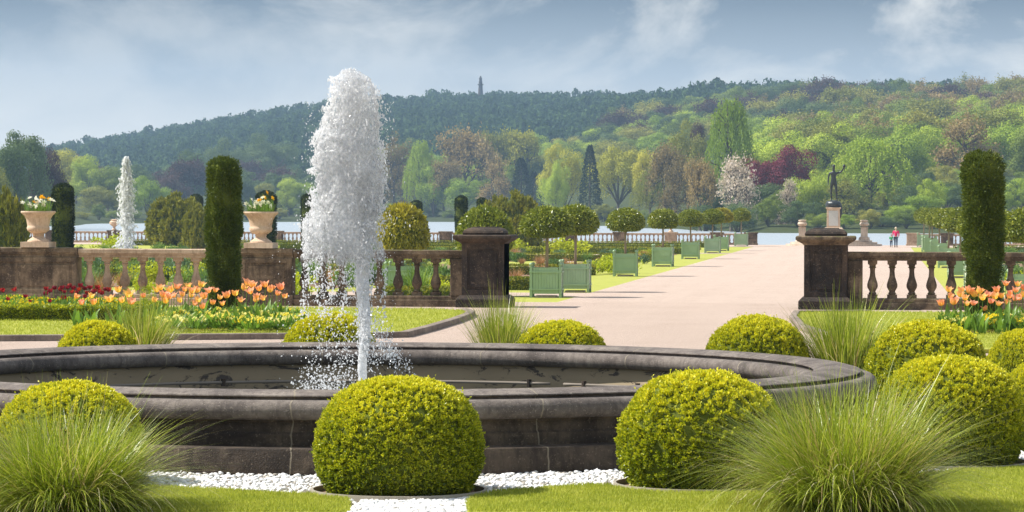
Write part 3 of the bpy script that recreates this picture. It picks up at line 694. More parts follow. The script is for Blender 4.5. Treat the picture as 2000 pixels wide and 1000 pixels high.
def blades(n, rg, R, Lr, wid, lean=(.1, .8), droop=.5, seg=5, name='blade', mat=None, az=None):
    a = rg.uniform(0, 2*PI, n); r = R*np.sqrt(rg.random(n)); L = rg.uniform(Lr[0], Lr[1], n)
    base = np.stack([r*np.cos(a), r*np.sin(a), np.zeros(n)], 1)
    L = L*np.where(rg.random(n) < .06, 1.25, 1.0); a2 = a+rg.normal(size=n)*.8; le = rg.uniform(lean[0], lean[1], n)**1.0
    h = np.stack([np.cos(a2), np.sin(a2), np.zeros(n)], 1); side = np.stack([-np.sin(a2), np.cos(a2), np.zeros(n)], 1)
    th0 = le*.6; th1 = le+droop*rg.uniform(.3, 1.3, n)*le*1.6
    P = base.copy(); V = np.empty((n, seg+1, 2, 3)); w = wid*rg.uniform(.6, 1.3, n)
    tw = rg.uniform(-.9, .9, n); sd = side*np.cos(tw)[:, None]+h*np.sin(tw)[:, None]*.8
    for i in range(seg+1):
        t = i/seg; ww = (w*(1-t**2.2)*(.55+.45*min(1, t*5))*.5+.0003)[:, None]
        V[:, i, 0] = P-sd*ww; V[:, i, 1] = P+sd*ww
        th = th0+(th1-th0)*t**1.4
        P = P+(h*np.sin(th)[:, None]+np.array([0, 0, 1.0])*np.cos(th)[:, None])*(L/seg)[:, None]
    V = V.reshape(-1, 3); V[:, 2] = np.maximum(V[:, 2], .004)
    b = (np.arange(n)*(seg+1)*2)[:, None]+np.arange(seg)[None, :]*2; b = b.reshape(-1)
    F = np.stack([b, b+1, b+3, b+2], 1); return V, F
def leafstuff(name, n, R, Lr, wid, mat, seed, **kw):
    V, F = blades(n, np.random.default_rng(seed), R, Lr, wid, **kw); return mesh(name, V, [F], M[mat])
DL = leafstuff('daffodil_leaves', 170, .24, (.18, .36), .012, 'tulipleaf', 4, lean=(.05, .5), droop=.3)
for px, lab, who in ((70, 'carved sandstone urn on the balustrade at the far left', 'left'), (506, 'carved sandstone urn on the balustrade right of the yew column', 'second')):
    x = WX(px, YW); z0 = 1.062
    u = obj('garden_urn', UM, None, (x, YW+.17, z0), label=lab, cat='urn')
    l = obj('daffodil_leaves', DL, None, (x, YW+.17, z0+.60), label='upright green daffodil leaves filling the '+who+' sandstone urn', cat='leaves', kind='stuff')
    r = random.Random(px)
    for i in range(24):
        yel = i < (5 if who == 'left' else 4); a = r.uniform(0, 6.28); rr = r.uniform(.05, .32); hh = r.uniform(.16, .34)-rr*.25+(.08 if yel else 0)
        e = empty('daffodil', (x+rr*.62*math.cos(a), YW+.17+rr*.62*math.sin(a), z0+.63), a, ('yellow' if yel else 'white')+' daffodil in bloom in the '+who+' sandstone urn', 'daffodil', ('yellow' if yel else 'white')+' daffodils in the '+who+' urn')
        lean = rr*1.8; dx = lean*.28
        s = obj('stem', DST, e, (0, 0, 0)); s.rotation_euler = (0, lean, 0); s.scale = (1, 1, hh/.28)
        b = obj('bloom', DY if yel else DW, e, (hh*math.sin(lean), 0, hh*math.cos(lean))); b.rotation_euler = (r.uniform(.2, 1.3), lean*.5, r.uniform(-3, 3)); b.scale = (1.25,)*3

# ------------------------------------------------------------------ the pool
R0 = 4.07
def ring(name, prof, mat, parent, n=160, smooth=40):
    V = []; F = []; k = len(prof)
    for i in range(n):
        a = 2*PI*i/n
        for r, z in prof: V.append((r*math.cos(a), r*math.sin(a), z))
    for i in range(n):
        for j in range(k-1): F.append((i*k+j, ((i+1) % n)*k+j, ((i+1) % n)*k+j+1, i*k+j+1))
    me = mesh(name, V, [np.array(F)], mat, True); me.set_sharp_from_angle(angle=math.radians(smooth)); return obj(name, me, parent)
pool = empty('fountain_pool', (0, 0, 0), 0, 'large round fountain pool with a dark weathered stone rim', 'fountain pool')
ro, ri = R0, R0-.62
def roll(cx, cz, r, a0, a1, n=9): return [(cx+r*math.cos(a0+(a1-a0)*i/(n-1)), cz+r*math.sin(a0+(a1-a0)*i/(n-1))) for i in range(n)]
prof = [(ro-.10, .385)]+roll(ro-.07, .447, .066, -PI/2, PI*.45)+[(ro-.09, .513), (ro-.15, .508), (ro-.152, .528), (ro-.128, .530), (ro-.124, .534), (ro-.126, .541), (ro-.20, .560), (ro-.31, .572), (ro-.42, .560), (ro-.494, .541), (ro-.496, .534), (ro-.492, .530), (ro-.468, .528), (ro-.47, .508), (ro-.53, .513)]+roll(ri+.07, .447, .066, PI*.55, PI*1.5)+[(ri+.10, .385)]
ring('rim', prof[::-1], M['stone_pool'], pool)
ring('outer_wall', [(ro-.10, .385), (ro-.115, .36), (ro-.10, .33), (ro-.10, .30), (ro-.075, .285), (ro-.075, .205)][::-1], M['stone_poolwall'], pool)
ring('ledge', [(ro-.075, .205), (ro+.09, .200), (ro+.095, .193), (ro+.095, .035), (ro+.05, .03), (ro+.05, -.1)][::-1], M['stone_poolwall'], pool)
ring('inner_wall', [(ri+.10, .385), (ri+.09, .37), (ri+.09, -.1)], M['render'], pool)
m = MB(); m.lathe([(ri+.09, .06), (ri+.09, .08)], 96); obj('water', m.mesh('water', M['poolwater']), pool)
# sparge pipe in two lengths with clamps
def arc(r, a0, a1, z, n): return [(r*math.cos(a0+(a1-a0)*i/n), r*math.sin(a0+(a1-a0)*i/n), z) for i in range(n+1)]
ap = PI/2+TH
for a0, a1 in ((-.2, 1.18), (1.22, 3.6)):
    m = MB(); pts = arc(ri-.03, a0, a1, .235, 50); m.tube(pts, [.013]*len(pts), 8); obj('pipe', m.mesh('pipe', M['pipe'], True), pool)
for a in (.25, .6, .95, 1.12, 1.28, 1.7, 2.1, 2.5, 2.9):
    m = MB(); c, s = math.cos(a), math.sin(a); m.tube([((ri-.03)*c, (ri-.03)*s, .20), ((ri-.03)*c, (ri-.03)*s, .27)], [.022, .022], 8)
    m.tube([((ri-.03)*c, (ri-.03)*s, .235), ((ri+.085)*c, (ri+.085)*s, .235)], [.012, .012], 6); obj('pipe_clamp', m.mesh('pipe_clamp', M['stone_pier']), pool)
# jet
ICO = None
def ico():
    t = (1+5**.5)/2; V = np.array([(-1, t, 0), (1, t, 0), (-1, -t, 0), (1, -t, 0), (0, -1, t), (0, 1, t), (0, -1, -t), (0, 1, -t), (t, 0, -1), (t, 0, 1), (-t, 0, -1), (-t, 0, 1)], float); V /= np.linalg.norm(V[0])
    F = np.array([(0,11,5),(0,5,1),(0,1,7),(0,7,10),(0,10,11),(1,5,9),(5,11,4),(11,10,2),(10,7,6),(7,1,8),(3,9,4),(3,4,2),(3,2,6),(3,6,8),(3,8,9),(4,9,5),(2,4,11),(6,2,10),(8,6,7),(9,8,1)])
    return V, F
IV, IF = ico()
def blobs(name, P, R, S, mat, rg, ax=None, smooth=True):
    """ellipsoids at P, radius R, stretch S along axis ax"""
    n = len(P); ax = unit(np.array([0, 0, 1.0])+rg.normal(size=(n, 3))*.25) if ax is None else unit(ax)
    jit = 1+rg.normal(size=(n, 12, 1))*.18
    base = IV[None]*jit; dot = (base*ax[:, None, :]).sum(-1, keepdims=True)
    V = P[:, None]+R[:, None, None]*(base+dot*(S[:, None, None]-1)*ax[:, None, :])
    F = (IF[None]+(np.arange(n)*12)[:, None, None]).reshape(-1, 3); return mesh(name, V.reshape(-1, 3), [F], mat, smooth)
def plume(rows, Z, cx, N, seed, rmin, rmax, depthk=1.0, strands=700, soft=False):
    """froth: strands that fall inside an outline given in metres"""
    rg = np.random.default_rng(seed); ys = np.array([r[0] for r in rows]); o = np.argsort(ys); ys = ys[o]; Ls = np.array([r[1] for r in rows])[o]; Rs = np.array([r[2] for r in rows])[o]; Ds = np.array([r[3] for r in rows])[o]
    P = []; Rr = []; Sx = []
    zmin, zmax = ys[0], ys[-1]
    cdf = np.cumsum(Ds*(Rs-Ls)); 
    for s in range(strands):
        z = rg.uniform(zmin, zmax); 
        dn = np.interp(z, ys, Ds)
        if rg.random() > dn: continue
        u = rg.uniform(-1, 1); u = np.sign(u)*abs(u)**.75; v = rg.uniform(-1, 1)*math.sqrt(max(0, 1-u*u)); u = u if not soft else float(np.clip(rg.normal()*.42, -1.3, 1.3))
        k = int(N*rg.uniform(.5, 1.5)); r0 = rg.uniform(rmin, rmax)*rg.uniform(.5, 1); st = rg.uniform(.008, .02); wu = rg.normal()*.02
        for i in range(k):
            if z < zmin: break
            l, r = np.interp(z, ys, Ls), np.interp(z, ys, Rs); w = (r-l)/2
            P.append(((l+r)/2+u*w+rg.normal()*.004, v*w*depthk+rg.normal()*.004, z+rg.normal()*.003)); Rr.append(r0*rg.uniform(.35, 1.2)); Sx.append(rg.uniform(1.0, 2.6))
            u = np.clip(u+wu+rg.normal()*.05, -1.05 if not soft else -1.6, 1.05 if not soft else 1.6); v = v+rg.normal()*.05; z -= st*rg.uniform(.6, 1.6)
    return np.array(P), np.array(Rr), np.array(Sx), rg
sm = 24.7/FPX
def zz(y, Z=24.7, px=700): return HZ(px, y, Z)
# outline of the plume: pixel rows -> metres round the jet axis
OUT = [(133, 668, 690, .6), (142, 660, 706, .9), (155, 652, 726, 1), (175, 644, 738, 1), (205, 640, 744, 1), (240, 628, 742, 1), (268, 614, 742, 1), (300, 612, 750, 1), (340, 612, 751, 1), (380, 612, 748, 1), (410, 606, 746, .8), (435, 594, 740, .5), (460, 588, 738, .2), (490, 588, 742, .07), (540, 590, 742, .035), (600, 588, 745, .02)]
rows = [(zz(y), (l-711)*sm, (r-711)*sm, d) for y, l, r, d in OUT]
ft = empty('fountain_jet', (0, 0, 0), -0.0, 'tall white frothing jet of water leaping from the round pool', 'fountain jet'); ft.rotation_euler = (0, 0, TH); ft.location = B(711, 24.7, 0)
P, Rr, Sx, rgp = plume(rows, 24.7, 711, 7, 21, .003, .0075, .95, 430)
obj('plume', blobs('plume', P, Rr, Sx, M['spray'], rgp, None, False), ft); print('plume', len(P))
# froth sheets: torn, folded skins of water inside the outline
from mathutils import noise as mn
def sheet_plume(k0, seed, ylo):
    n, k = 230, 110; V = []; o = np.argsort([r[0] for r in rows]); yy = np.array([r[0] for r in rows])[o]; LL = np.array([r[1] for r in rows])[o]; RR = np.array([r[2] for r in rows])[o]
    lo, hi = zz(ylo), yy.max()-.01
    for i in range(n):
        z = lo+(hi-lo)*i/(n-1); l, r = np.interp(z, yy, LL), np.interp(z, yy, RR); c = (l+r)/2; h = (r-l)/2*k0
        for j in range(k):
            a = 2*PI*j/k; ca, sa = math.cos(a), math.sin(a)
            q = Vector((ca*h*7+seed*9, sa*h*7, z*3.2)); d = 1+.26*mn.fractal(q, .8, 2.1, 5)+.10*mn.noise(Vector((ca*h*40, sa*h*40+seed, z*22)))
            V.append((c+h*d*ca+.02*mn.noise(Vector((z*9, seed, 0))), h*.62*d*sa, z+.02*mn.noise(q*3)))
    F = [(i*k+j, i*k+(j+1) % k, (i+1)*k+(j+1) % k, (i+1)*k+j) for i in range(n-1) for j in range(k)]
    return np.array(V), np.array(F)
FZ = (zz(530), zz(400))
def lace(name, lo_, hi_):
    t = NT(name); mp = t.n('ShaderNodeMapping', ins={'Vector': t.obj(), 'Scale': (1, 1, .5)}).outputs[0]
    f = t.ramp(t.noise(mp, 30, 8, .78, dist=2.5), [(lo_, 0.0), (hi_, 1.0)]); f2 = t.ramp(t.noise(mp, 6, 3, .6, dist=1.0), [(.36, 0.0), (.56, 1.0)]); z = t.n('ShaderNodeSeparateXYZ', ins={0: t.obj()}).outputs['Z']
    fz = t.n('ShaderNodeMapRange', ins={0: z, 1: FZ[0], 2: FZ[1], 3: 0.0, 4: 1.0}).outputs[0]
    f = t.math('MULTIPLY', f, t.math('MULTIPLY_ADD', f2, .6, .4)); f = t.math('MULTIPLY', f, t.ramp(t.math('ADD', fz, t.math('SUBTRACT', t.noise(mp, 9, 3), .5)), [(.1, 0.0), (.35, 1.0)]))
    bn = t.bump(t.noise(mp, 45, 5, .7, dist=1.0), 1.0, .03)
    d = t.n('ShaderNodeBsdfDiffuse', ins={'Color': (.985, .99, .995, 1), 'Normal': bn}).outputs[0]; tl = t.n('ShaderNodeBsdfTranslucent', ins={'Color': (.97, .98, 1, 1), 'Normal': bn}).outputs[0]; gl = t.n('ShaderNodeBsdfGlossy', ins={'Roughness': .10, 'Normal': bn}).outputs[0]
    a = t.n('ShaderNodeMixShader', ins={0: .55, 1: d, 2: tl}).outputs[0]; a = t.n('ShaderNodeMixShader', ins={0: .08, 1: a, 2: gl}).outputs[0]; tp = t.n('ShaderNodeBsdfTransparent').outputs[0]
    return t.done(t.n('ShaderNodeMixShader', ins={0: f, 1: tp, 2: a}).outputs[0])
M['lace'] = lace('water_sheet', .44, .54)
for k0, sd_, ylo in ((.90, 1, 520), (.62, 4, 540), (.30, 3, 600)):
    V, F = sheet_plume(k0, sd_, ylo); obj('water_sheet', mesh('water_sheet', V, [F], M['lace'], True), ft)
# solid jet
m = MB(); rj = random.Random(2); pts = []; rad = []
zb_, zt_ = .08, zz(452)
for i in range(90):
    z = zb_+(zt_-zb_)*i/89; pts.append((.012*math.sin(z*9)+rj.uniform(-.003, .003), 0, z)); rad.append((.034+.030*max(0, z-.5)**1.3)*rj.uniform(.93, 1.07)*(1 if i < 80 else (90-i)/10+.05))
m.tube(pts, rad, 12); M['stem'] = spray('jet_stem', .05); obj('jet', m.mesh('jet', M['stem'], True), ft)
# drops
rg = np.random.default_rng(31)
def drops(n, f, rmin, rmax, s=(1, 2)):
    P = np.array([f() for _ in range(n)]); R = rmin+(rmax-rmin)*rg.random(n)**2.5; return P, R, rg.uniform(s[0], s[1], n)
sets = []
def fa():
    y = rg.uniform(420, 700); c = 660+rg.normal()*45; return ((c-711)*sm, rg.normal()*.16, zz(y))
sets.append(drops(1500, fa, .002, .006))
def fb():   # falling ropes left
    y = rg.uniform(430, 620); k = rg.integers(0, 7); c = [596, 604, 616, 630, 646, 672, 745][k]+3*math.sin(y*.05+k)+rg.normal()*3.5+(y-430)*[-.02, .0, .03, .02, -.02, 0, .04][k]; return ((c-711)*sm, [.1, -.1, .05, -.15, .12, 0, -.05][k]+rg.normal()*.012, zz(y))
sets.append(drops(1100, fb, .003, .008, (1, 2.5)))
def fc():   # splash at the surface
    x = 640+rg.normal()*64; h = abs(rg.normal())*58*math.exp(-((x-660)/105)**2)+2; return ((x-711)*sm, rg.normal()*.38, .07+h*sm*1.3)
sets.append(drops(4200, fc, .002, .008, (.8, 1.8)))
def fd():   # right splash arc
    t = rg.random(); s = rg.integers(0, 3); x = 715+[45, 62, 85][s]*t; y = 745-[120, 85, 55][s]*math.sin(PI*(.15+.75*t)); return ((x-711)*sm+rg.normal()*.035, rg.normal()*.12, max(zz(y+rg.normal()*12), .08))
sets.append(drops(900, fd, .002, .007))
def fe():
    y = rg.uniform(200, 440); side = rg.random() < .5; x = (612-abs(rg.normal())*12) if side else (750+abs(rg.normal())*8); return ((x-711)*sm, rg.normal()*.1, zz(y))
sets.append(drops(260, fe, .002, .005))
def ff():
    y = 330+370*rg.random()**1.2; w_ = 19-15*(y-330)/370; x = 711+rg.normal()*w_; return ((x-711)*sm, rg.normal()*.05, zz(y))
sets.append(drops(2600, ff, .003, .009, (1, 3)))
def fg():   # bright heart of the plume
    y = rg.uniform(175, 520); w_ = np.interp(y, [175, 260, 400, 520], [17, 26, 22, 11]); x = np.interp(y, [175, 300, 520], [692, 705, 712])+rg.normal()*w_; return ((x-711)*sm, rg.normal()*.07, zz(y))
sets.append(drops(2200, fg, .002, .006, (1.5, 5)))
def fh():   # rolling left lip and ragged right edge
    y = rg.uniform(150, 450); l, r = np.interp(y, [o_[0] for o_ in OUT], [o_[1] for o_ in OUT]), np.interp(y, [o_[0] for o_ in OUT], [o_[2] for o_ in OUT]); s_ = 7*math.sin(y*.11)+4*math.sin(y*.31+1)
    x = l+7+s_+rg.normal()*5 if rg.random() < .55 else r-7+s_*.7+rg.normal()*5; return ((x-711)*sm, rg.normal()*.05, zz(y))
sets.append(drops(3000, fh, .002, .007, (1, 3)))
P = np.concatenate([s[0] for s in sets]); Rr = np.concatenate([s[1] for s in sets]); Sx = np.concatenate([s[2] for s in sets])
o = obj('spray', blobs('spray', P, Rr, Sx, M['jet'], rg, None, False), ft); o['kind'] = 'stuff'

# distant fountain
Z2 = 176; b2 = B(247, Z2, GL); s2 = Z2/FPX
e = empty('fountain_basin', b2, 0, 'pale round stone basin seen through the balusters at the left', 'fountain basin')
m = MB(); m.lathe([(4.3, 0), (4.3, .12), (4.0, .16), (3.95, .42), (4.15, .46), (4.15, .56), (3.7, .56), (3.65, .35)], 48, caps=False); obj('rim', auto(m.mesh('rim', M['stone_pale']), 30), e)
m = MB(); m.lathe([(3.66, .36), (3.66, .38)], 48); obj('water', m.mesh('water', M['poolwater']), e)
O2 = [(306, 243, 250, .9), (315, 240, 253, 1), (335, 237, 257, 1), (365, 234, 260, 1), (400, 231, 262, .7), (430, 229, 263, .5), (460, 226, 266, .4), (490, 224, 270, .35), (508, 222, 272, .35)]
rows2 = [(HZ(247, y, Z2)-GL, (l-247)*s2, (r-247)*s2, d) for y, l, r, d in O2]
P, Rr, Sx, rgq = plume(rows2, Z2, 247, 12, 77, .012, .040, .9, 2600, True)
e = empty('fountain_jet', b2, TH, 'slender white water jet in the distance above the left balustrade', 'fountain jet')
obj('plume', blobs('plume', P, Rr, Sx, M['spray'], rgq), e)
m = MB(); pts = [(0, 0, .35+i*.19) for i in range(30)]; m.tube(pts, [.10+.012*i if i < 20 else .3-.008*(i-20) for i in range(30)], 8)
m2 = MB(); m2.tube([(0, 0, .3), (0, 0, 2), (0, 0, 5.2)], [.07, .09, .10], 8); obj('jet', m2.mesh('jet', M['jet'], True), e)

# ------------------------------------------------------------------ box balls round the pool
def ballspec(px, ytop, Z, wpx): 
    p = B(px, Z, 0); return p, HZ(px, ytop, Z), wpx*Z/FPX/2
BF1 = ball_fn(.5, .76, .30, 2.35, 1, .03); BF2 = ball_fn(.5, .76, .28, 2.3, 5, .035)
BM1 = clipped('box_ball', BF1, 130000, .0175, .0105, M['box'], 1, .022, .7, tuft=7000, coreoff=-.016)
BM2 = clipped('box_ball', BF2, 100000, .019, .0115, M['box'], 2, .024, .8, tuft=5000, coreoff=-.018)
BALLS = [(780, 737, 19.3, 322, 'large golden green clipped box ball directly in front of the fountain pool'),
 (1370, 726, 19.8, 318, 'large clipped box ball at the front right beside the big grass clump'),
 (136, 746, 20.0, 285, 'clipped box ball at the front left behind the left grass clump'),
 (1857, 696, 21.6, 284, 'large clipped box ball behind the right grass clump'),
 (1812, 628, 26.2, 240, 'clipped box ball behind the largest right hand ball, below the right tulips'),
 (2002, 645, 25.0, 160, 'clipped box ball cut by the right edge of the view, upper of two'),
 (2030, 706, 23.0, 150, 'clipped box ball cut by the right edge of the view, lower of two'),
 (1480, 618, 28.4, 206, 'clipped box ball behind the pool rim in front of the right gate pier'),
 (1096, 628, 29.4, 187, 'clipped box ball behind the pool rim in front of the left gate pier'),
 (643, 612, 29.7, 193, 'clipped box ball behind the falling spray'),
 (192, 628, 29.0, 170, 'clipped box ball behind the pool rim in front of the low hedge at left')]
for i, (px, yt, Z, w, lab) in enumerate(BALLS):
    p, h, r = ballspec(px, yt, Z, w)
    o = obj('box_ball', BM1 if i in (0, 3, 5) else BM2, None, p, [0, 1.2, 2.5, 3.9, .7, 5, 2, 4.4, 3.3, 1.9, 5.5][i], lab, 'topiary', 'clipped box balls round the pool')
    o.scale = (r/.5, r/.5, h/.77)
    if i < 5:
        m = MB(); rr = r*1.04
        V = []; n = 48; F = []
        for k in range(n):
            a = 2*PI*k/n
            for q, z in ((rr, 0), (rr, .055), (rr+.018, .055), (rr+.018, 0)): V.append((q*math.cos(a), q*math.sin(a), z))
        for k in range(n):
            for j in range(3): F.append((k*4+j, k*4+j+1, ((k+1) % n)*4+j+1, ((k+1) % n)*4+j))
        me = mesh('bed_edging', V, [np.array(F)], M['edging'], True); me.set_sharp_from_angle(angle=.6)
        obj('bed_edging', me, None, p, label='thin edging round the '+lab.split(',')[0].replace('golden green ', '').replace('large ', '').replace('beside the big grass clump', ''), cat='edging', group='round edgings of the box balls')
        m = MB(); m.lathe([(rr, .0), (rr, .02)], 32); s_ = obj('soil', m.mesh('soil', M['soil']), None, p); s_['kind'] = 'structure'

# grass clumps
M['straw'] = foliage('straw_blade', [(0, (.30, .19, .09)), (.5, (.55, .42, .24)), (1, (.85, .80, .62))], .35, .4, .5, .03, 1.5, .8)
def clump(seed, n, R, Lr, wid, **kw):
    rg = np.random.default_rng(seed); V, F = blades(n, rg, R, Lr, wid, seg=7, **kw)
    V2, F2 = blades(n//10, rg, R, (Lr[0]*.9, Lr[1]*.95), wid*1.15, (.25, 1.2), 1.25, 7)       # bent and dry blades
    V3, F3 = blades(n//12, rg, R*.9, (.15, Lr[1]*.55), wid*1.2, (.0, .5), .2, 7)
    return mesh('grass_clump', np.concatenate([V, V2, V3]), [F, F2+len(V), F3+len(V)+len(V2)], [M['grass'], M['straw']], mi=np.concatenate([np.zeros(len(F)), np.ones(len(F2)+len(F3))]))
GC = [clump(1, 6000, .26, (.30, .88), .0050, lean=(.10, 1.45), droop=.62), clump(2, 7000, .30, (.36, 1.05), .0052, lean=(.10, 1.48), droop=.58), clump(3, 1500, .12, (.5, 1.0), .009, lean=(.02, .62), droop=.5)]
for px, Z, k, s, lab in ((130, 18.1, 0, (1.06, 1.06, .80), 'big arching ornamental grass clump at the front left corner'), (1655, 18.3, 1, (.98, .98, .84), 'biggest arching ornamental grass clump at the front right'),
    (980, 31.0, 2, (.9, .9, .95), 'upright grass clump behind the pool rim by the left gate pier'), (1655, 28.5, 2, (1.25, 1.25, 1.0), 'upright grass clump behind the pool rim by the right gate pier'), (278, 31.5, 2, (1.0, 1.0, .88), 'upright grass clump behind the pool rim beside the left box ball')):
    o = obj('ornamental_grass', GC[k], None, B(px, Z), px*.01, lab, 'grass clump', 'ornamental grass clumps round the pool'); o.scale = s

# pebbles, lawns, kerbs
def circ(r, n=96, a0=0, a1=2*PI): return [(r*math.cos(a0+(a1-a0)*i/n), r*math.sin(a0+(a1-a0)*i/n)) for i in range(n)]
sheet('pebble_bed', circ(5.75), .006, M['edging'])
rg = np.random.default_rng(12)
pc = [(ballspec(b[0], b[1], b[2], b[3])[0][:2], ballspec(b[0], b[1], b[2], b[3])[2]*1.08) for b in BALLS]
P = []
def infront(p): return p[1] < -1.5 or True
while len(P) < 26000:
    a = rg.uniform(PI*1.0, PI*2.12); r = rg.uniform(R0+.03, 6.1); 
    P.append((r*math.cos(a), r*math.sin(a), .016+rg.random()*.02))
P = np.array(P)
for c, r in pc: P = P[np.hypot(P[:, 0]-c[0], P[:, 1]-c[1]) > r]
# lawn in front: its edge against the pebbles, in ground coordinates
LE1 = [G(-60, 950), G(300, 962), G(420, 968), G(560, 976), G(672, 979), G(682, 990), G(684, 1060)]
LE2 = [G(914, 1060), G(912, 990), G(930, 976), G(1000, 969), G(1150, 958), G(1260, 964), G(1400, 972), G(1560, 965), G(1750, 945), G(1880, 927), G(2010, 922), G(2100, 918)]
def inpoly(P, poly):
    x, y = P[:, 0], P[:, 1]; c = np.zeros(len(P), bool); n = len(poly)
    for i in range(n):
        x0, y0 = poly[i][:2]; x1, y1 = poly[i-1][:2]
        c ^= ((y0 > y) != (y1 > y)) & (x < (x1-x0)*(y-y0)/(y1-y0+1e-12)+x0)
    return c
A1 = [tuple(p[:2]) for p in LE1]+[tuple(G(684, 1300)[:2]), tuple(G(-400, 1300)[:2]), tuple(G(-400, 950)[:2])]
A2 = [tuple(G(914, 1300)[:2])]+[tuple(p[:2]) for p in LE2]+[tuple(G(2400, 915)[:2]), tuple(G(2400, 1300)[:2])]
sheet('pebble_bed', [G(640, 985)[:2], G(640, 1100)[:2], G(960, 1100)[:2], G(960, 985)[:2]], .007, M['edging'])
P2 = np.concatenate([rg.uniform(G(640, 1030)[:2], G(960, 975)[:2], (4500, 2)), .012+rg.random((4500, 1))*.02], 1)
for c, r in pc: P2 = P2[np.hypot(P2[:, 0]-c[0], P2[:, 1]-c[1]) > r]
P = np.concatenate([P, P2]); P = P[~(inpoly(P, A1) | inpoly(P, A2))]
Sx = rg.uniform(.75, 1.0, len(P)); ax = unit(rg.normal(size=(len(P), 3))*np.array([.35, .35, 0])+np.array([0, 0, 1]))
o = obj('pebbles', blobs('pebbles', P, .011+.012*rg.random(len(P)), Sx*.7, M['pebble'], rg, ax)); tag(o, 'band of rounded white pebbles between pool wall and lawn', 'pebbles', None, 'stuff')
def lawn_patch(poly, z, nblade, bl, seed, lab, clip=None):
    s = slab('lawn', [tuple(p[:2]) for p in poly], z-.045, z, M['lawn'])
    if nblade:
        rgl = np.random.default_rng(seed); pa = np.array([p[:2] for p in (clip or poly)]); lo, hi = pa.min(0), pa.max(0)
        Q = rgl.uniform(lo, hi, (nblade*3, 2)); Q = Q[inpoly(Q, poly)]
        if clip: Q = Q[inpoly(Q, clip)]
        for c, r in pc: Q = Q[np.hypot(Q[:, 0]-c[0], Q[:, 1]-c[1]) > r+.02]
        Q = Q[:nblade]; n = len(Q); P3 = np.concatenate([Q, np.full((n, 1), z-.004)], 1)
        V = quads(P3, np.array([0, 0, 1.0])+rgl.normal(size=(n, 3))*.45, bl*rgl.uniform(.5, 1.3, n), bl*.16, rgl)
        tag(obj('lawn_grass', leafmesh('lawn_grass', V, M['turf'])), lab, 'grass', None, 'stuff')
lawn_patch(A1, .035, 60000, .03, 1, 'short mown grass at the front left edge', [tuple(G(x, y)[:2]) for x, y in ((-30, 940), (-30, 1012), (700, 1012), (700, 940))])
lawn_patch(A2, .035, 110000, .03, 2, 'short mown grass at the front right edge', [tuple(G(x, y)[:2]) for x, y in ((900, 905), (900, 1012), (2030, 1012), (2030, 905))])
L3 = [G(*p) for p in ((-300, 668), (300, 664), (545, 662), (700, 661), (780, 659), (830, 646), (880, 631), (906, 621), (912, 616), (900, 611.5), (840, 609), (600, 606), (300, 604), (-300, 601))]
L3 = [(p[0], p[1]) for p in L3]
lawn_patch(L3, .05, 60000, .045, 3, 'mown grass panel left of the entrance', [tuple(G(x, y)[:2]) for x, y in ((-30, 670), (-30, 600), (920, 600), (920, 670))])
L4 = [G(*p) for p in ((1556, 626), (1562, 616), (1700, 615), (2300, 620), (2300, 690), (1800, 690), (1640, 665), (1575, 645))]
L4 = [(p[0], p[1]) for p in L4]
lawn_patch(L4, .05, 40000, .045, 4, 'mown grass panel right of the entrance', [tuple(G(x, y)[:2]) for x, y in ((1550, 690), (1550, 610), (2030, 610), (2030, 690))])
def kerb(pts, name, label, w=.14, h=.085):
    m = MB(); pts = [np.array(p[:2]) for p in pts]; n = len(pts); L = []; R = []
    for i in range(n):
        t = unit(pts[min(i+1, n-1)]-pts[max(i-1, 0)]); nn = np.array([t[1], -t[0]]); L.append(pts[i]-nn*.003); R.append(pts[i]+nn*w)
    V = [(*a, 0) for a in L]+[(*a, h) for a in L]+[(*a, h) for a in R]+[(*a, 0) for a in R]
    F = [(k*n+i, (k+1)*n+i, (k+1)*n+i+1, k*n+i+1) for k in range(3) for i in range(n-1)]
    m.add(V, F); o = bev(obj(name, m.mesh(name, M['kerb'])), .015); tag(o, label, 'kerb'); return o
kerb(L3[:10], 'stone_kerb', 'low stone kerb edging the left lawn, curving to a tip by the gravel', w=.14)
kerb([L4[2], L4[1], L4[0], L4[7], L4[6], L4[5]][0:6], 'stone_kerb', 'low stone kerb edging the right lawn', w=.12)

# low hedge at left with bed
def hedge(name, x0, x1, y0, y1, z0, z1, n, L, W, mat, seed):
    rg = np.random.default_rng(seed); w, d, h = x1-x0, y1-y0, z1-z0
    ar = np.array([w*h, w*h, d*h, d*h, w*d]); f = rg.choice(5, n, p=ar/ar.sum()); u = rg.random(n); v = rg.random(n)
    P = np.empty((n, 3)); N = np.zeros((n, 3)); wob = .012*np.sin(u*60)+rg.normal(size=n)*.01
    for k, (px_, py_, pz_, nn) in enumerate(((x0+u*w, y0+wob, z0+v*h, (0, -1, 0)), (x0+u*w, y1+wob, z0+v*h, (0, 1, 0)), (x0+wob, y0+u*d, z0+v*h, (-1, 0, 0)), (x1+wob, y0+u*d, z0+v*h, (1, 0, 0)), (x0+u*w, y0+v*d, z1+wob, (0, 0, 1)))):
        s = f == k; P[s] = np.stack([px_*np.ones(n), py_*np.ones(n), pz_*np.ones(n)], 1)[s]; N[s] = nn
    V = quads(P, N*.6+np.array([0, 0, .5])+rg.normal(size=P.shape)*.6, L, W, rg)
    c = MB(); i = min(w, d, h)*.06+.01; c.box(x0+i, x1-i, y0+i, y1-i, z0, z1-i); EV = np.concatenate(c.V); EF = np.array(c.F)
    return leafmesh(name, V, mat, (EV, EF))
hb = G(252, 634); hl = G(-120, 636)
o = obj('box_hedge', hedge('box_hedge', hl[0], hb[0], hb[1], hb[1]+.42, .03, .26, 26000, .03, .018, M['box'], 3), label='low clipped box hedge in front of the dark red tulips', cat='hedge')
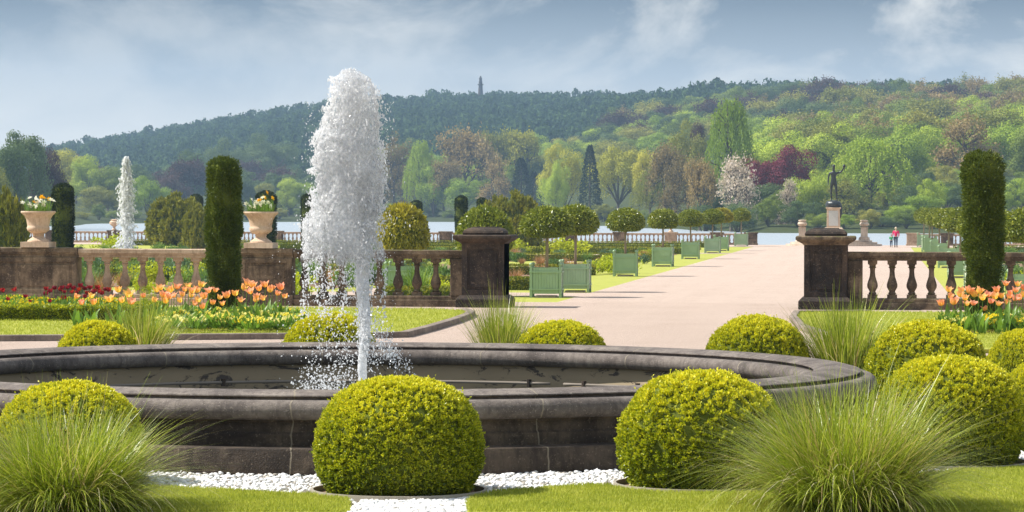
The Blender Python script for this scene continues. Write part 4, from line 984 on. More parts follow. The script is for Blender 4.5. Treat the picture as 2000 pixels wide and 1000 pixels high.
o = obj('box_hedge', hedge('box_hedge', hb[0]-.4, hb[0], hb[1]+.425, hb[1]+2.6, .03, .26, 9000, .03, .018, M['box'], 4), label='short return of the low box hedge running back towards the balustrade', cat='hedge')

# yew columns
def col_fn(R, H, seed, amp=.05):
    rg = np.random.default_rng(seed); sd = [(rg.normal(size=3)*k, rg.uniform(0, 6)) for k in (3, 6, 9, 14)]
    def fn(d, off=0.0):
        # map direction to capsule-like column
        z = (np.arcsin(np.clip(d[:, 2], -1, 1))/PI+.5); a = np.arctan2(d[:, 1], d[:, 0]); zh = z*H
        taper = .80+.25*np.minimum(zh/(H*.5), 1); topk = np.sqrt(np.clip(1-np.clip((zh-(H-R*.9))/(R*.9), 0, 1)**2.6, 0, 1))
        q = np.stack([np.cos(a), np.sin(a), zh*1.3], 1); rr = (R*taper+off)*topk*(1+lump(q, sd, amp)); return np.stack([rr*np.cos(a), rr*np.sin(a), zh+off*topk*0], 1)
    return fn
def column(name, R, H, n, L, W, mat, seed, tuft=700, amp=.06, rag=.05):
    rg = np.random.default_rng(seed); fn = col_fn(R, H, seed, amp)
    tz = rg.random(tuft); ta = rg.uniform(0, 2*PI, tuft); to = rg.uniform(-rag, rag*.6, tuft)
    idx = rg.integers(0, tuft, n); zf = np.clip(tz[idx]+rg.normal(size=n)*.22*R/H*1.6, .002, .998); a = ta[idx]+rg.normal(size=n)*.22
    d = np.stack([np.cos(a)*np.cos((zf-.5)*PI), np.sin(a)*np.cos((zf-.5)*PI), np.sin((zf-.5)*PI)], 1); P = fn(d, 0)
    rad = np.stack([np.cos(a), np.sin(a), np.where(zf > 1-R/H*.5, 1.5, 0)], 1); rad = unit(rad)
    P = P+rad*(to[idx]-rg.random(n)*rag*.5)[:, None]; P[:, 2] = np.maximum(P[:, 2], .01)
    V = quads(P, rad*.9+np.array([0, 0, .55])+rg.normal(size=P.shape)*.5, L*rg.uniform(.7, 1.3, n), W, rg)
    EV, EF = grid_sphere(lambda q: fn(q, -R*.12), 24, 30)
    # top disc of small tufts
    m = int(n*.06); a = rg.uniform(0, 2*PI, m); r = R*.8*np.sqrt(rg.random(m)); P2 = np.stack([r*np.cos(a), r*np.sin(a), H*.985-(r/R)**2*.3*R+rg.normal(size=m)*.02], 1)
    V2 = quads(P2, np.array([0, 0, 1.])+rg.normal(size=P2.shape)*.6, L, W, rg)
    return leafmesh(name, np.concatenate([V, V2]), mat, (EV, EF))
c1 = column('yew_column', .275, 2.6, 70000, .042, .016, M['yew'], 3, 420, .16, .10)
Zc1 = 50.0; Hc = HZ(440, 310, Zc1); o = obj('yew_column', c1, None, B(437, Zc1), 0, 'tall clipped yew column rising from the left orange tulips', 'topiary', 'clipped yew columns in front of the balustrade'); o.scale = (.86, .86, Hc/2.6)
Zc2 = 47.0; Hc2 = HZ(1922, 300, Zc2); o = obj('yew_column', column('yew_column', .275, 2.6, 70000, .042, .016, M['yew'], 9, 420, .15, .10), None, B(1921, Zc2), 2, 'tall clipped yew column rising from the right orange tulips', 'topiary', 'clipped yew columns in front of the balustrade'); o.scale = (.93, .93, Hc2/2.6)
CF = column('yew_column', .42, 4.1, 9000, .10, .04, M['yewdark'], 5, 500, .04, .05)
for px, yt, w, lab in ((123, 360, 38, 'dark yew column beside the left urn beyond the balustrade'), (383, 380, 24, 'small dark yew column topping the golden yew mound left'), (520, 374, 36, 'dark yew column just behind the second urn'),
    (600, 380, 22, 'dark yew column at the left edge of the fountain plume'), (640, 384, 24, 'dark yew column seen through the falling water'), (901, 383, 23, 'dark yew column left of the glossy laurel dome'), (942, 387, 20, 'dark yew column top behind the glossy laurel dome'), (813, 392, 22, 'dark yew column top behind the golden laurel dome')):
    Z = 1.02*FPX/max(409+(px-1000)*.0025-yt, 20); Z = min(Z, 262) if px != 383 else 275; p = B(px, Z, GL); h = HZ(px, yt, Z)-GL
    o = obj('yew_column', CF, None, p, px, lab, 'topiary', 'dark yew columns in the lower garden'); o.scale = (w*Z/FPX/.86, w*Z/FPX/.86, h/4.1)
# golden yew mounds
GM = clipped('golden_yew', ball_fn(1, 1.5, .45, 2.15, 11, .10), 16000, .14, .06, M['gold'], 4, .12, .8, tuft=420, coreoff=-.12)
for px, yt, Z, w, lab in ((8, 384, 150, 96, 'golden yew mound at the far left behind the urn'), (346, 386, 262, 116, 'golden yew mound, larger of the pair left of the tall yew column'), (388, 408, 240, 60, 'golden green yew mound, smaller of the pair touching the tall yew column'),
    (1005, 384, 235, 105, 'golden yew mound behind the first clipped standard'), (965, 392, 245, 60, 'golden yew mound between laurel dome and dark column')):
    p = B(px, Z, GL); h = HZ(px, yt, Z)-GL; o = obj('yew_mound', GM, None, p, px*.3, lab, 'topiary', 'golden yew mounds in the lower garden'); o.scale = (w*Z/FPX/2.1, w*Z/FPX/2.1, h/1.5)
# ------------------------------------------------------------------ planters with standards
def planter_proto():
    e = empty('tree_planter', (0, 0, 0), 0, 'x', 'planter', 'green slatted planters along the avenue'); w = .52
    m = MB(); n = 9; g = .006
    for sgn in (-1, 1):
        for i in range(n):
            a = -w+.075+(2*w-.15)*i/n; b = -w+.075+(2*w-.15)*(i+1)/n-g
            m.box(a, b, sgn*w-.012, sgn*w+.012, .14, 1.06)
    m.box(-w+.03, w-.03, -w+.02, w-.02, .15, 1.0)
    obj('slat_panel', m.mesh('slat_panel', M['paint']), e)
    m = MB()
    for sgn in (-1, 1):
        for i in range(n):
            a = -w+.075+(2*w-.15)*i/n; b = -w+.075+(2*w-.15)*(i+1)/n-g
            m.box(sgn*w-.012, sgn*w+.012, a, b, .14, 1.06)
    obj('side_panel', m.mesh('side_panel', M['paint_pale']), e)
    for sx in (-1, 1):
        for sy in (-1, 1):
            m = MB(); cx, cy = sx*(w-.005), sy*(w-.005); m.box(cx-.045, cx+.045, cy-.045, cy+.045, 0, 1.09); p = obj('corner_post', m.mesh('corner_post', M['paint']), e)
            m = MB(); m.lathe([(.03, 1.09), (.02, 1.11), (.055, 1.14), (.065, 1.175), (.05, 1.215), (.01, 1.235)], 12, (cx, cy, 0)); obj('finial', m.mesh('finial', M['paint'], True), p)
    for z in (.27, .88):
        m = MB()
        for sgn in (-1, 1): m.box(-w-.02, w+.02, sgn*(w+.05)-.012, sgn*(w+.05)+.012, z, z+.05); m.box(sgn*(w+.05)-.012, sgn*(w+.05)+.012, -w-.02, w+.02, z+.001, z+.049)
        obj('band', m.mesh('band', M['paint']), e)
    m = MB(); m.box(-w+.02, w-.02, -w+.02, w-.02, 1.0, 1.03); obj('soil', m.mesh('soil', M['soil']), e)
    m = MB(); m.box(-.36, .36, -.4, .4, 0, .07); obj('plinth_slab', m.mesh('plinth_slab', M['stone_pale']), e)
    return e
def standard_crown(mat, seed, n=6500):
    rg = np.random.default_rng(seed); f0 = ball_fn(.95, .98, .28, 2.1, seed, .05)
    def fn(d, off=0): P = f0(d, off); P[:, 2] += 2.22; return P
    d = unit(rg.normal(size=(n, 3))); P = fn(d, 0)-d*(rg.random(n)**1.4*.14)[:, None]
    A = d*.6+np.array([0, 0, -.35])+rg.normal(size=P.shape)*.55
    V = quads(P, A, .125*rg.uniform(.7, 1.3, n), .052*rg.uniform(.7, 1.3, n), rg); EV, EF = grid_sphere(lambda q: fn(q, -.13))
    return leafmesh('crown', V, mat, (EV, EF))
def standard_proto(mat, seed):
    e = empty('standard_tree', (0, 0, 0), 0, 'x', 'standard tree', 'clipped laurel standards in green planters')
    obj('crown', standard_crown(mat, seed), e)
    m = MB(); m.tube([(0, 0, 1.0), (.01, .0, 1.7), (0, 0, 2.45)], [.062, .055, .06], 9); m.tube([(0, 0, 2.2), (.3, .1, 2.6)], [.04, .02], 5); m.tube([(0, 0, 2.2), (-.3, -.1, 2.6)], [.04, .02], 5)
    obj('trunk', m.mesh('trunk', M['bark_pale'], True), e); return e
PROT = planter_proto(); SP = [standard_proto(M['laurel'], 1), standard_proto(M['laurel'], 2), standard_proto(M['laurelg'], 3)]
usedp = [False]; useds = [False]*3
def standard(px, Z, k, sc_, plab, slab_, yt=None):
    p = B(px, Z, GL); rr_ = random.Random(px*3+1); rz = rr_.uniform(-.06, .06)
    if not usedp[0]: q = PROT; usedp[0] = True; q.location = p; q.rotation_euler = (0, 0, rz)
    else: q = dup(PROT, p, rz)
    q['label'] = plab
    if not useds[k]: s = SP[k]; useds[k] = True; s.location = p; s.rotation_euler = (0, 0, px)
    else: s = dup(SP[k], p, px)
    s.scale = (sc_[0]*rr_.uniform(.90, .98), sc_[1]*rr_.uniform(.90, .98), rr_.uniform(.97, 1.03)); s['label'] = slab_; return s
ordn = ['first', 'second', 'third', 'fourth', 'fifth', 'sixth', 'seventh', 'eighth']
LROW = [(1068, 110, 1.0), (1124, 117, .98), (1222, 145.6, .94), (1295, 171, .96), (1349, 198, .93), (1392, 225, .98), (1409, 238, .98), (1448, 268, .95)]
def L2G(px, Z): p = B(px, Z); return p[0], p[1]
def G2P(x, y):
    d = np.array([x, y, CAM[2]])-CAM; Z = float(d@Fh); X = float(d@Rv); return 1000+FPX*X/Z, Z
for i, (px, Z, s) in enumerate(LROW):
    standard(px, Z, 2 if i == 6 else i % 2, (s, s, 1.0), ordn[i].capitalize()+' green slatted planter from the front in the left row of the avenue', ordn[i].capitalize()+' clipped laurel standard from the front in the left row of the avenue')
for i, (px, Z, s) in enumerate(LROW):
    x, y = L2G(px, Z); px2, Z2_ = G2P(7.75, y)
    standard(px2, Z2_, i % 2, (s, s, 1.0), ordn[i].capitalize()+' green slatted planter from the front in the right row of the avenue', ordn[i].capitalize()+' clipped laurel standard from the front in the right row of the avenue')
s_ = standard(786, 112, 2, (1.03, 1.03, 1.0), 'green slatted planter seen through the balusters right of the fountain', 'golden green laurel dome just right of the fountain plume')
for c_ in KIDS[s_.name]:
    if c_.name.startswith('crown'): c_.scale = (1.06, 1.06, 1.6); c_.location.z = -1.93
s_ = standard(947, 111, 0, (1.05, 1.05, 1.02), 'green slatted planter hidden behind the left gate pier', 'glossy laurel dome rising behind the left gate pier')
for c_ in KIDS[s_.name]:
    if c_.name.startswith('crown'): c_.scale = (1.06, 1.06, 1.6); c_.location.z = -1.93
px2, Z2_ = G2P(*[ -1*0+14.2, 84][0:2]); 
standard(2003, 100, 0, (1.0, 1.0, 1.0), 'green slatted planter at the right edge behind the balustrade', 'glossy laurel dome cut by the right edge behind the yew column')

# ------------------------------------------------------------------ lower garden planting
def hedge_low(x0, x1, y0, y1, lab):
    h = hedge('box_hedge', x0, x1, y0, y1, GL, GL+.42, int(min(9000, 250*(x1-x0+.5)*(y1-y0+.5)/((x1-x0)*(y1-y0)+.01)**.3+1200)), .13, .07, M['box2'], int(abs(x0*7+y0)))
    obj('box_hedge', h, label=lab, cat='hedge', group='low box hedges of the parterre')
HL = [(-34, -9.6, 162, 162.7, 'low box hedge across the left parterre behind the third planter'), (-34, -9.6, 194.5, 195.2, 'low box hedge across the left parterre behind the fifth planter'), (-50, -9.6, 213, 213.8, 'low box hedge across the left parterre nearest the lake but one'), (-60, -9.6, 234, 234.8, 'farthest low box hedge of the left parterre along the lake path'),
 (-13.8, -9.4, 122.5, 123.1, 'low box hedge behind the second left planter'), (-33, -16.5, 121, 121.7, 'low box hedge left of the side path'), (-13.8, -9.2, 94.6, 95.2, 'low box hedge directly behind the nearest left planter'), (-12.5, -9.2, 78, 79, 'low box hedge beside the left gate pier'),
 (9.6, 34, 162, 162.7, 'low box hedge across the right parterre, middle one'), (9.6, 50, 213, 213.8, 'low box hedge across the right parterre near the lake'), (-36, -14, 105, 105.6, 'low box hedge seen through the left balusters'), (-50, -20, 140, 140.6, 'low box hedge behind the balusters near the distant fountain')]
for a in HL: hedge_low(*a)
def bush(n, L, W, mat, seed, flat=.7):
    rg = np.random.default_rng(seed); C = rg.normal(size=(9, 3))*np.array([.17, .17, .08])+np.array([0, 0, .35]); idx = rg.integers(0, 9, n)
    P = C[idx]+unit(rg.normal(size=(n, 3)))*.27*rg.uniform(.5, 1.05, n)[:, None]; P[:, 2] = np.abs(P[:, 2])
    return leafmesh('clump', quads(P, rg.normal(size=P.shape)*.6+np.array([0, 0, .8]), L, W, rg), mat)
PM = {'green leafy perennial': [bush(700, .14, .05, M['perenn'], s) for s in (1, 2)], 'bright lime perennial': [bush(600, .12, .06, M['lime'], 3)], 'grey green perennial': [bush(700, .12, .05, M['glaucous'], 4)],
      'tan feathery grass': [leafstuff('tuft', 260, .12, (.5, .9), .02, 'sedge', 5, lean=(.1, .8), droop=.5)], 'green grassy': [leafstuff('tuft', 260, .15, (.5, 1.0), .025, 'perenn', 6, lean=(.1, .7), droop=.5)]}
r = random.Random(17); kk = list(PM)
def perennials(n, px0, px1, Z0, Z1, weights, smin, smax, where):
    for _ in range(n):
        Z = 1/r.uniform(1/Z1, 1/Z0); px = r.uniform(px0, px1); p = B(px, Z, GL)
        if abs(p[0]) < 9.2 or 85 < p[1] < 92 or 197 < p[1] < 203 or p[1] > 238 or 13.8 < abs(p[0]) < 15.8: continue
        k = r.choices(kk, weights)[0]; me = r.choice(PM[k]); s = r.uniform(smin, smax)
        o = obj('perennial_plant', me, None, p, r.uniform(0, 6), k+' clump '+where, 'plant', 'perennial clumps '+where); o.scale = (s*1.2, s*1.2, s)
perennials(150, 130, 905, 106, 150, (6, 3, 3, 1, 3), .7, 1.3, 'behind the left balusters')
perennials(60, 130, 905, 160, 232, (5, 2, 2, 1, 2), .7, 1.2, 'on the far left parterre')
perennials(90, 990, 1400, 96, 160, (3, 2, 3, 5, 3), .5, .95, 'left of the avenue')
perennials(60, 990, 1420, 160, 232, (4, 3, 2, 3, 2), .5, 1.0, 'on the far parterre left of the avenue')
perennials(80, 1830, 2010, 100, 220, (5, 2, 3, 1, 3), .6, 1.1, 'right of the avenue')
for px, py, s, where in ((725-0, 455, 0, ''),): pass
for px, Z, s, lab in ((1100, 212, 1.6, 'bright lime spurge mass behind the second planter'), (1180, 150, 1.1, 'lime green plant left of the third planter'), (1195, 152, 1.2, 'lime green plant touching the third planter'), (935, 225, 1.5, 'lime spurge mass by the dark yew column'), (225, 215, 1.8, 'lime green plant below the distant fountain'), (1003, 205, 1.6, 'bright lime bush just right of the left gate pier top')):
    o = obj('spurge_plant', PM['bright lime perennial'][0], None, B(px, Z, GL), px, lab, 'plant'); o.scale = (s*1.6, s*1.6, s)

# ------------------------------------------------------------------ lakeside balustrades, urns, statue
YL = 254.0
BFAR = baluster_mesh(.68, .10, 'stone_warm', 8)
UF = (lambda m: (m.lathe([(.22, 0), (.22, .1), (.1, .2), (.12, .3), (.42, .55), (.45, .75), (.3, .85), (.33, .95), (.15, 1.0)], 14), auto(m.mesh('lake_urn', M['stone_urn']), 40))[1])(MB())
edges = [WX(p, YL) for p in (-20, 100, 222, 330, 430, 540, 650, 760, 870, 975, 1110, 1210, 1310, 1400, 1467)]
edges2 = [WX(p, YL) for p in (1783, 1850, 1920, 1990, 2060)]
segn = 0
for E, side in ((edges, 'left'), (edges2, 'right')):
    for i in range(len(E)-1):
        rt = empty('lakeside_balustrade', (0, 0, 0), 0, 'section of pale balustrade along the lake, %s of the statue' % side, 'balustrade', 'lakeside balustrade sections %s of the statue' % side)
        bays(rt, E[i]+.55, E[i+1]-.55, BFAR, 'stone_warm', .38, YL, GL)
    for i, x in enumerate(E):
        m = MB(); m.box(-.548, .548, -.15, .55, 0, 1.02); m.box(-.62, .62, -.2, .6, 1.02, 1.14); m.box(-.6, .6, -.19, .59, 0, .16)
        o = bev(obj('stone_pedestal', m.mesh('stone_pedestal', M['stone_dark' if i % 3 else 'stone_warm']), None, (x, YL, GL), label='stone pedestal block in the lakeside balustrade %s of the statue' % side, cat='pedestal', group='lakeside pedestals %s of the statue' % side), .02)
for px, lab in ((222, 'round stone urn on the lakeside balustrade beside the distant fountain'), (1310, 'round stone urn on the lakeside balustrade behind the fourth standard')):
    obj('lake_urn', UF, None, (WX(px, YL), YL+.2, GL+1.142), label=lab, cat='urn')
# statue platform
SY = 249.0
m = MB(); m.lathe([(4.2, 0), (4.2, .17), (3.8, .171), (3.8, .34), (3.35, .341), (3.35, .5)], 40, (0, SY+2.0, GL)); o = obj('statue_platform', auto(m.mesh('statue_platform', M['stone_pale']), 30)); tag(o, 'round stepped stone platform under the statue', 'steps')
Zs = G2P(0, SY)[1]; spx = G2P(0, SY)[0]
e = empty('statue_plinth', (0, SY, GL+.17), 0, 'pale stone plinth with a light plaque under the bronze statue', 'plinth')
zp = HZ(1628, 405, Zs)-(GL+.17)
m = MB(); m.lathe([(1.35, 0), (1.35, .55), (1.25, .65), (1.05, .75), (1.0, 1.15), (.85, 1.3), (.72, 1.45)], square=True); bev(obj('base', m.mesh('base', M['stone_urn']), e), .03)
m = MB(); m.lathe([(.58, 1.45), (.56, zp-.15), (.66, zp-.1), (.66, zp)], square=True); bev(obj('shaft', m.mesh('shaft', M['stone_urn']), e), .02)
m = MB(); m.box(-.40, .40, -.60, -.575, 1.6, zp-.3); obj('plaque', m.mesh('plaque', M['plaque']), e)
def skin(name, nodes, edges_, mat, parent=None, sub=2, **kw):
    me = bpy.data.meshes.new(name); me.from_pydata([n[0] for n in nodes], edges_, []); me.materials.append(mat)
    o = obj(name, me, parent, **kw); md = o.modifiers.new('skin', 'SKIN'); md.use_smooth_shade = True
    for i, n in enumerate(nodes):
        rr = n[1] if isinstance(n[1], tuple) else (n[1], n[1]); me.skin_vertices[0].data[i].radius = rr
    me.skin_vertices[0].data[0].use_root = True
    s = o.modifiers.new('sub', 'SUBSURF'); s.levels = sub; s.render_levels = sub; return o
z0 = GL+.17+zp
rk = ball_fn(.72, .62, .2, 2.4, 8, .14); EV, EF = grid_sphere(lambda q: rk(q, 0), 24, 14)
st_ = empty('bronze_statue', (0, SY, z0), 0, 'dark bronze statue of a standing figure with one arm raised on a rocky base', 'statue')
obj('rock_base', mesh('rock_base', EV, [EF], M['bronze'], True), st_)
m = MB(); m.tube([(.5, -.3, .35), (.62, -.4, 0), (.64, -.42, -.55), (.6, -.4, -.95)], [.16, .16, .12, .03], 8); obj('drape', m.mesh('drape', M['bronze'], True), st_)
FS = (HZ(1628, 322, Zs)-z0-.55)/1.83
def fig(s, z, pts): return [((x*s, y*s, z+h*s), tuple(q*s for q in (rr if isinstance(rr, tuple) else (rr, rr)))) for x, y, h, rr in pts]
body = fig(FS, .55, [(0, 0, .95, (.15, .11)), (.0, 0, 1.15, (.125, .09)), (.0, 0, 1.36, (.17, .11)), (0, 0, 1.47, (.09, .08)), (.0, -.01, 1.55, .055), (.0, -.02, 1.66, (.08, .095)), (0, -.02, 1.78, (.07, .08)),
  (-.10, 0, .88, .095), (-.12, -.01, .50, .06), (-.11, .02, .10, .038), (-.13, -.08, .03, (.04, .03)),
  (.10, 0, .88, .095), (.14, -.04, .50, .06), (.17, .04, .10, .038), (.20, -.05, .03, (.04, .03)),
  (-.20, 0, 1.42, .06), (-.27, .03, 1.14, .042), (-.27, -.05, .90, .03), (-.27, -.1, .80, (.035, .02)),
  (.20, 0, 1.42, .06), (.38, -.08, 1.47, .045), (.50, -.14, 1.68, .033), (.52, -.15, 1.77, .035)])
ed = [(0, 1), (1, 2), (2, 3), (3, 4), (4, 5), (5, 6), (0, 7), (7, 8), (8, 9), (9, 10), (0, 11), (11, 12), (12, 13), (13, 14), (2, 15), (15, 16), (16, 17), (17, 18), (2, 19), (19, 20), (20, 21), (21, 22)]
skin('figure', body, ed, M['bronze'], st_)
m = MB(); m.lathe([(.02, 0), (.11, .05), (.14, .15), (.10, .26), (.02, .30)], 12, (.53*FS, -.16*FS, .55+1.68*FS)); m.tube([(.53*FS, -.16*FS, .55+1.70*FS), (.54*FS, -.16*FS, .55+1.52*FS)], [.06, .02], 6); obj('raised_object', m.mesh('raised_object', M['bronze'], True), st_)
m = MB(); m.lathe([(.10, 0), (.135, .03), (.13, .10), (.09, .16), (.03, .20)], 12, (0, -.02*FS, .55+1.74*FS)); obj('helmet', m.mesh('helmet', M['bronze'], True), st_)
m = MB(); m.tube([(-.27*FS, -.1*FS, .55+.80*FS), (-.36*FS, -.5*FS, .55+.78*FS)], [.018, .008], 5); obj('held_rod', m.mesh('held_rod', M['bronze']), st_)
# flanking posts
def post_thing(px, lab):
    x = WX(px, SY+.5); e = empty('stone_post', (x, SY+.5, GL+.17), 0, lab, 'stone post', 'stone posts flanking the statue')
    m = MB(); m.lathe([(.62, -.17), (.62, .28), (.5, .34), (.45, .6)], 8); obj('base', m.mesh('base', M['stone_pale']), e)
    m = MB(); m.lathe([(.38, .6), (.30, .7), (.30, 1.42), (.36, 1.48)], square=True); bev(obj('shaft', m.mesh('shaft', M['stone_pale']), e), .02)
    m = MB(); m.lathe([(.16, 1.48), (.18, 1.52), (.36, 1.62), (.42, 1.75), (.36, 1.88), (.24, 1.95), (.34, 2.0), (.34, 2.1), (.1, 2.12)], 16); obj('urn_head', auto(m.mesh('urn_head', M['stone_pale']), 40), e)
post_thing(1567, 'stone post with a rounded head left of the bronze statue'); post_thing(1688, 'stone post with a rounded head right of the bronze statue')

# people walking away
def cloth(name, c): t = NT(name); return t.done(t.pbr(t.mix(t.noise(t.obj(), 12, 3), c, [x*.75 for x in c]), .8, .2))
M['pink'] = cloth('pink_jacket', (.75, .03, .14)); M['trous'] = cloth('dark_trousers', (.02, .03, .06)); M['greenj'] = cloth('green_jacket', (.05, .36, .13)); M['skin'] = cloth('skin', (.55, .33, .24)); M['hairw'] = cloth('pale_hair', (.66, .55, .42)); M['hairb'] = cloth('light_brown_hair', (.30, .18, .10)); M['shoe'] = cloth('dark_shoe', (.015, .015, .018))
def person(px, Z, H, jacket, hair, lab, stride, arm):
    s = H/1.7; e = empty('person', B(px, Z, GL+.016), TH-.2, lab, 'person')
    P_ = [(0, 0, .92, (.12, .09)), (0, 0, 1.12, (.11, .085)), (0, 0, 1.34, (.14, .09)), (0, 0, 1.42, .06), (0, 0, 1.50, .045), (0, .0, 1.60, (.07, .085)), (0, 0, 1.68, (.055, .06)),
      (-.09, 0, .86, .085), (-.09, .02+stride, .48, .055), (-.09, -.03+stride, .09, .035), (-.09, .07+stride, .03, (.035, .03)),
      (.09, 0, .86, .085), (.09, .03-stride, .48, .055), (.10, -.04-stride, .09, .035), (.10, .06-stride, .03, (.035, .03)),
      (-.19, 0, 1.36, .05), (-.24, -.02, 1.10, .038), (arm[0], .02, arm[1], .028), (arm[0]-.01, .04, arm[1]-.09, (.028, .018)),
      (.19, 0, 1.36, .05), (.25, .0, 1.10, .038), (.22, .08, .88, .028), (.22, .11, .80, (.028, .018))]
    skin('body', fig(s, 0, P_), ed, M['skin'], e, 1)
    J = [(0, 0, .86, (.15, .115)), (0, 0, 1.10, (.15, .12)), (0, 0, 1.34, (.165, .11)), (0, 0, 1.44, .075), (-.20, 0, 1.36, .068), (-.25, -.02, 1.10, .056), (arm[0]-.0, .02, arm[1]+.04, .046), (.20, 0, 1.36, .068), (.26, 0, 1.10, .056), (.235, .07, .92, .046)]
    skin('jacket', fig(s, 0, J), [(0, 1), (1, 2), (2, 3), (2, 4), (4, 5), (5, 6), (2, 7), (7, 8), (8, 9)], jacket, e, 1)
    T = [(0, 0, .88, (.135, .10)), (-.09, 0, .82, .098), (-.09, .02+stride, .48, .07), (-.09, -.03+stride, .10, .052), (.09, 0, .82, .098), (.09, .03-stride, .48, .07), (.10, -.04-stride, .10, .052)]
    skin('trousers', fig(s, 0, T), [(0, 1), (1, 2), (2, 3), (0, 4), (4, 5), (5, 6)], M['trous'], e, 1)
    EV, EF = grid_sphere(lambda q: q*np.array([.10, .115, .115])*s+np.array([0, -.015, 1.625])*s, 16, 10); obj('hair', mesh('hair', EV, [EF], hair, True), e)
    for x, st2 in ((-.09, stride), (.10, -stride)):
        m = MB(); m.box((x-.045)*s, (x+.045)*s, (st2-.08)*s, (st2+.14)*s, 0, .08*s); bev(obj('shoe', m.mesh('shoe', M['shoe']), e), .02)
person(1750, 263, 1.68, M['pink'], M['hairw'], 'adult with pale hair in a bright pink jacket and dark trousers walking with a child', .10, (-.27, .92))
person(1741, 263, 1.08, M['greenj'], M['hairb'], 'small child in a green jacket beside the adult in pink', -.12, (.02, 1.30))

# ------------------------------------------------------------------ tulips
def tulip_bloom(mat, seed, opn=.5, h=.085):
    rg = random.Random(seed); m = MB()
    for k in range(6):
        a = k*PI/3+rg.uniform(-.12, .12); c, s = math.cos(a), math.sin(a); rr = [.006, .030, .036, .034+.03*opn, .036+.055*opn]; ww = [.008, .026, .031, .024, .004]; zz_ = [0, .22, .5, .8, 1.0]; V = []; hh = h*rg.uniform(.9, 1.1)*(1 if k % 2 else .94); off = .003 if k % 2 else 0
        for r_, w_, z_ in zip(rr, ww, zz_):
            for j in (-1, 0, 1):
                q = r_+off-(.008 if j else 0); V.append((q*c-j*w_*s, q*s+j*w_*c, z_*hh))
        m.add(V, [(i*3+j, i*3+j+1, (i+1)*3+j+1, (i+1)*3+j) for i in range(4) for j in (0, 1)])
    return m.mesh('bloom', mat, True)
TB = {'o': [tulip_bloom(M['tulip_o'], i, o_) for i, o_ in enumerate((.35, .6, .9, .5))], 'r': [tulip_bloom(M['tulip_r'], i, o_, .07) for i, o_ in enumerate((.0, .2, .35))]}
m = MB(); m.tube([(0, 0, 0), (.006, 0, .25), (0, 0, .5)], [.0055, .005, .0045], 5); TS = m.mesh('stem', M['tulipleaf'])
def tleaf(seed):
    rg = random.Random(seed); m = MB(); V = []
    for i, (t, w) in enumerate(((0, .012), (.25, .034), (.55, .032), (.8, .02), (1, .002))):
        x = .02+.10*t**1.6+rg.uniform(0, .01); z = .34*t-.05*t**3
        for j in (-1, 0, 1): V.append((x+(.006 if j == 0 else 0), j*w, z))
    m.add(V, [(i*3+j, i*3+j+1, (i+1)*3+j+1, (i+1)*3+j) for i in range(4) for j in (0, 1)]); return m.mesh('leaf', M['tulipleaf'], True)
TL = [tleaf(i) for i in range(3)]
rt_ = random.Random(44)
def tulip(px, py, Z, kind, lab, grp):
    p = B(px, Z, .03); z = HZ(px, py, Z)-.07
    if z < .1: z = .1
    e = empty('tulip', p, rt_.uniform(0, 6.28), lab, 'tulip', grp)
    s = obj('stem', TS, e); s.scale = (1, 1, (z+.005)/.5)
    b = obj('bloom', rt_.choice(TB[kind]), e, (0, 0, z)); k = rt_.uniform(.85, 1.3)*(.95 if kind == 'o' else .8); b.scale = (k, k, k); b.rotation_euler = (rt_.uniform(-.4, .4), rt_.uniform(-.4, .4), 0)
    for q in range(4 if kind == 'o' else 2):
        l = obj('leaf', TL[q % 3], e, (0, 0, 0), q*2.2+rt_.uniform(-.4, .4)); f = z/.5*rt_.uniform(.85, 1.2); l.scale = (f*1.1, 1.2, f*1.05)
OL = [(148,578),(160,590),(178,577),(183,590),(215,585),(231,566),(252,575),(255,590),(240,586),(281,576),(300,585),(312,562),(318,576),(305,566),(325,587),(345,560),(340,576),(352,586),(362,564),(372,576),(368,558),(380,592),(384,567),(392,556),(398,579),(408,567),(396,598),(420,566),(428,580),(435,592),(444,577),(355,622),(460,573),(475,562),(482,553),(492,557),(490,569),(502,577),(507,563),(518,556),(526,566),(532,560),(550,561),(557,578),(514,582),(541,572),(498,585),(470,585),(388,585),(335,566),(415,590),(356,574),(375,568),(330,579)]
for px, py in OL: tulip(px, py, rt_.uniform(44.8, 47.6), 'o', 'open orange tulip in the left bed around the yew column', 'orange tulips in the left bed')
RL = [(5,566),(30,564),(15,582),(49,577),(90,562),(88,572),(97,567),(105,561),(122,560),(125,568),(130,560),(137,557),(145,561),(150,569),(158,556),(165,562),(170,571),(175,560),(180,569),(187,566),(195,567),(204,563),(211,565),(125,581),(165,577),(118,564),(142,568),(155,564),(190,560),(200,571),(60,588),(98,586),(-8,570)]
for px, py in RL: tulip(px, py, rt_.uniform(49.0, 51.0), 'r', 'dark crimson tulip behind the low box hedge', 'crimson tulips behind the hedge')
OR = [(1840,592),(1852,565),(1856,578),(1870,584),(1876,575),(1885,581),(1893,568),(1900,591),(1905,575),(1912,568),(1920,581),(1925,602),(1930,575),(1945,579),(1948,566),(1958,577),(1965,553),(1967,589),(1975,570),(1981,582),(1988,554),(1993,581),(1998,561),(1935,588),(1890,592),(1862,590),(2005,575),(2010,560),(1878,566),(1950,592),(1984,566),(1971,578)]
for px, py in OR: tulip(px, py, rt_.uniform(43.6, 45.6), 'o', 'open orange tulip in the right bed around the yew column', 'orange tulips in the right bed')
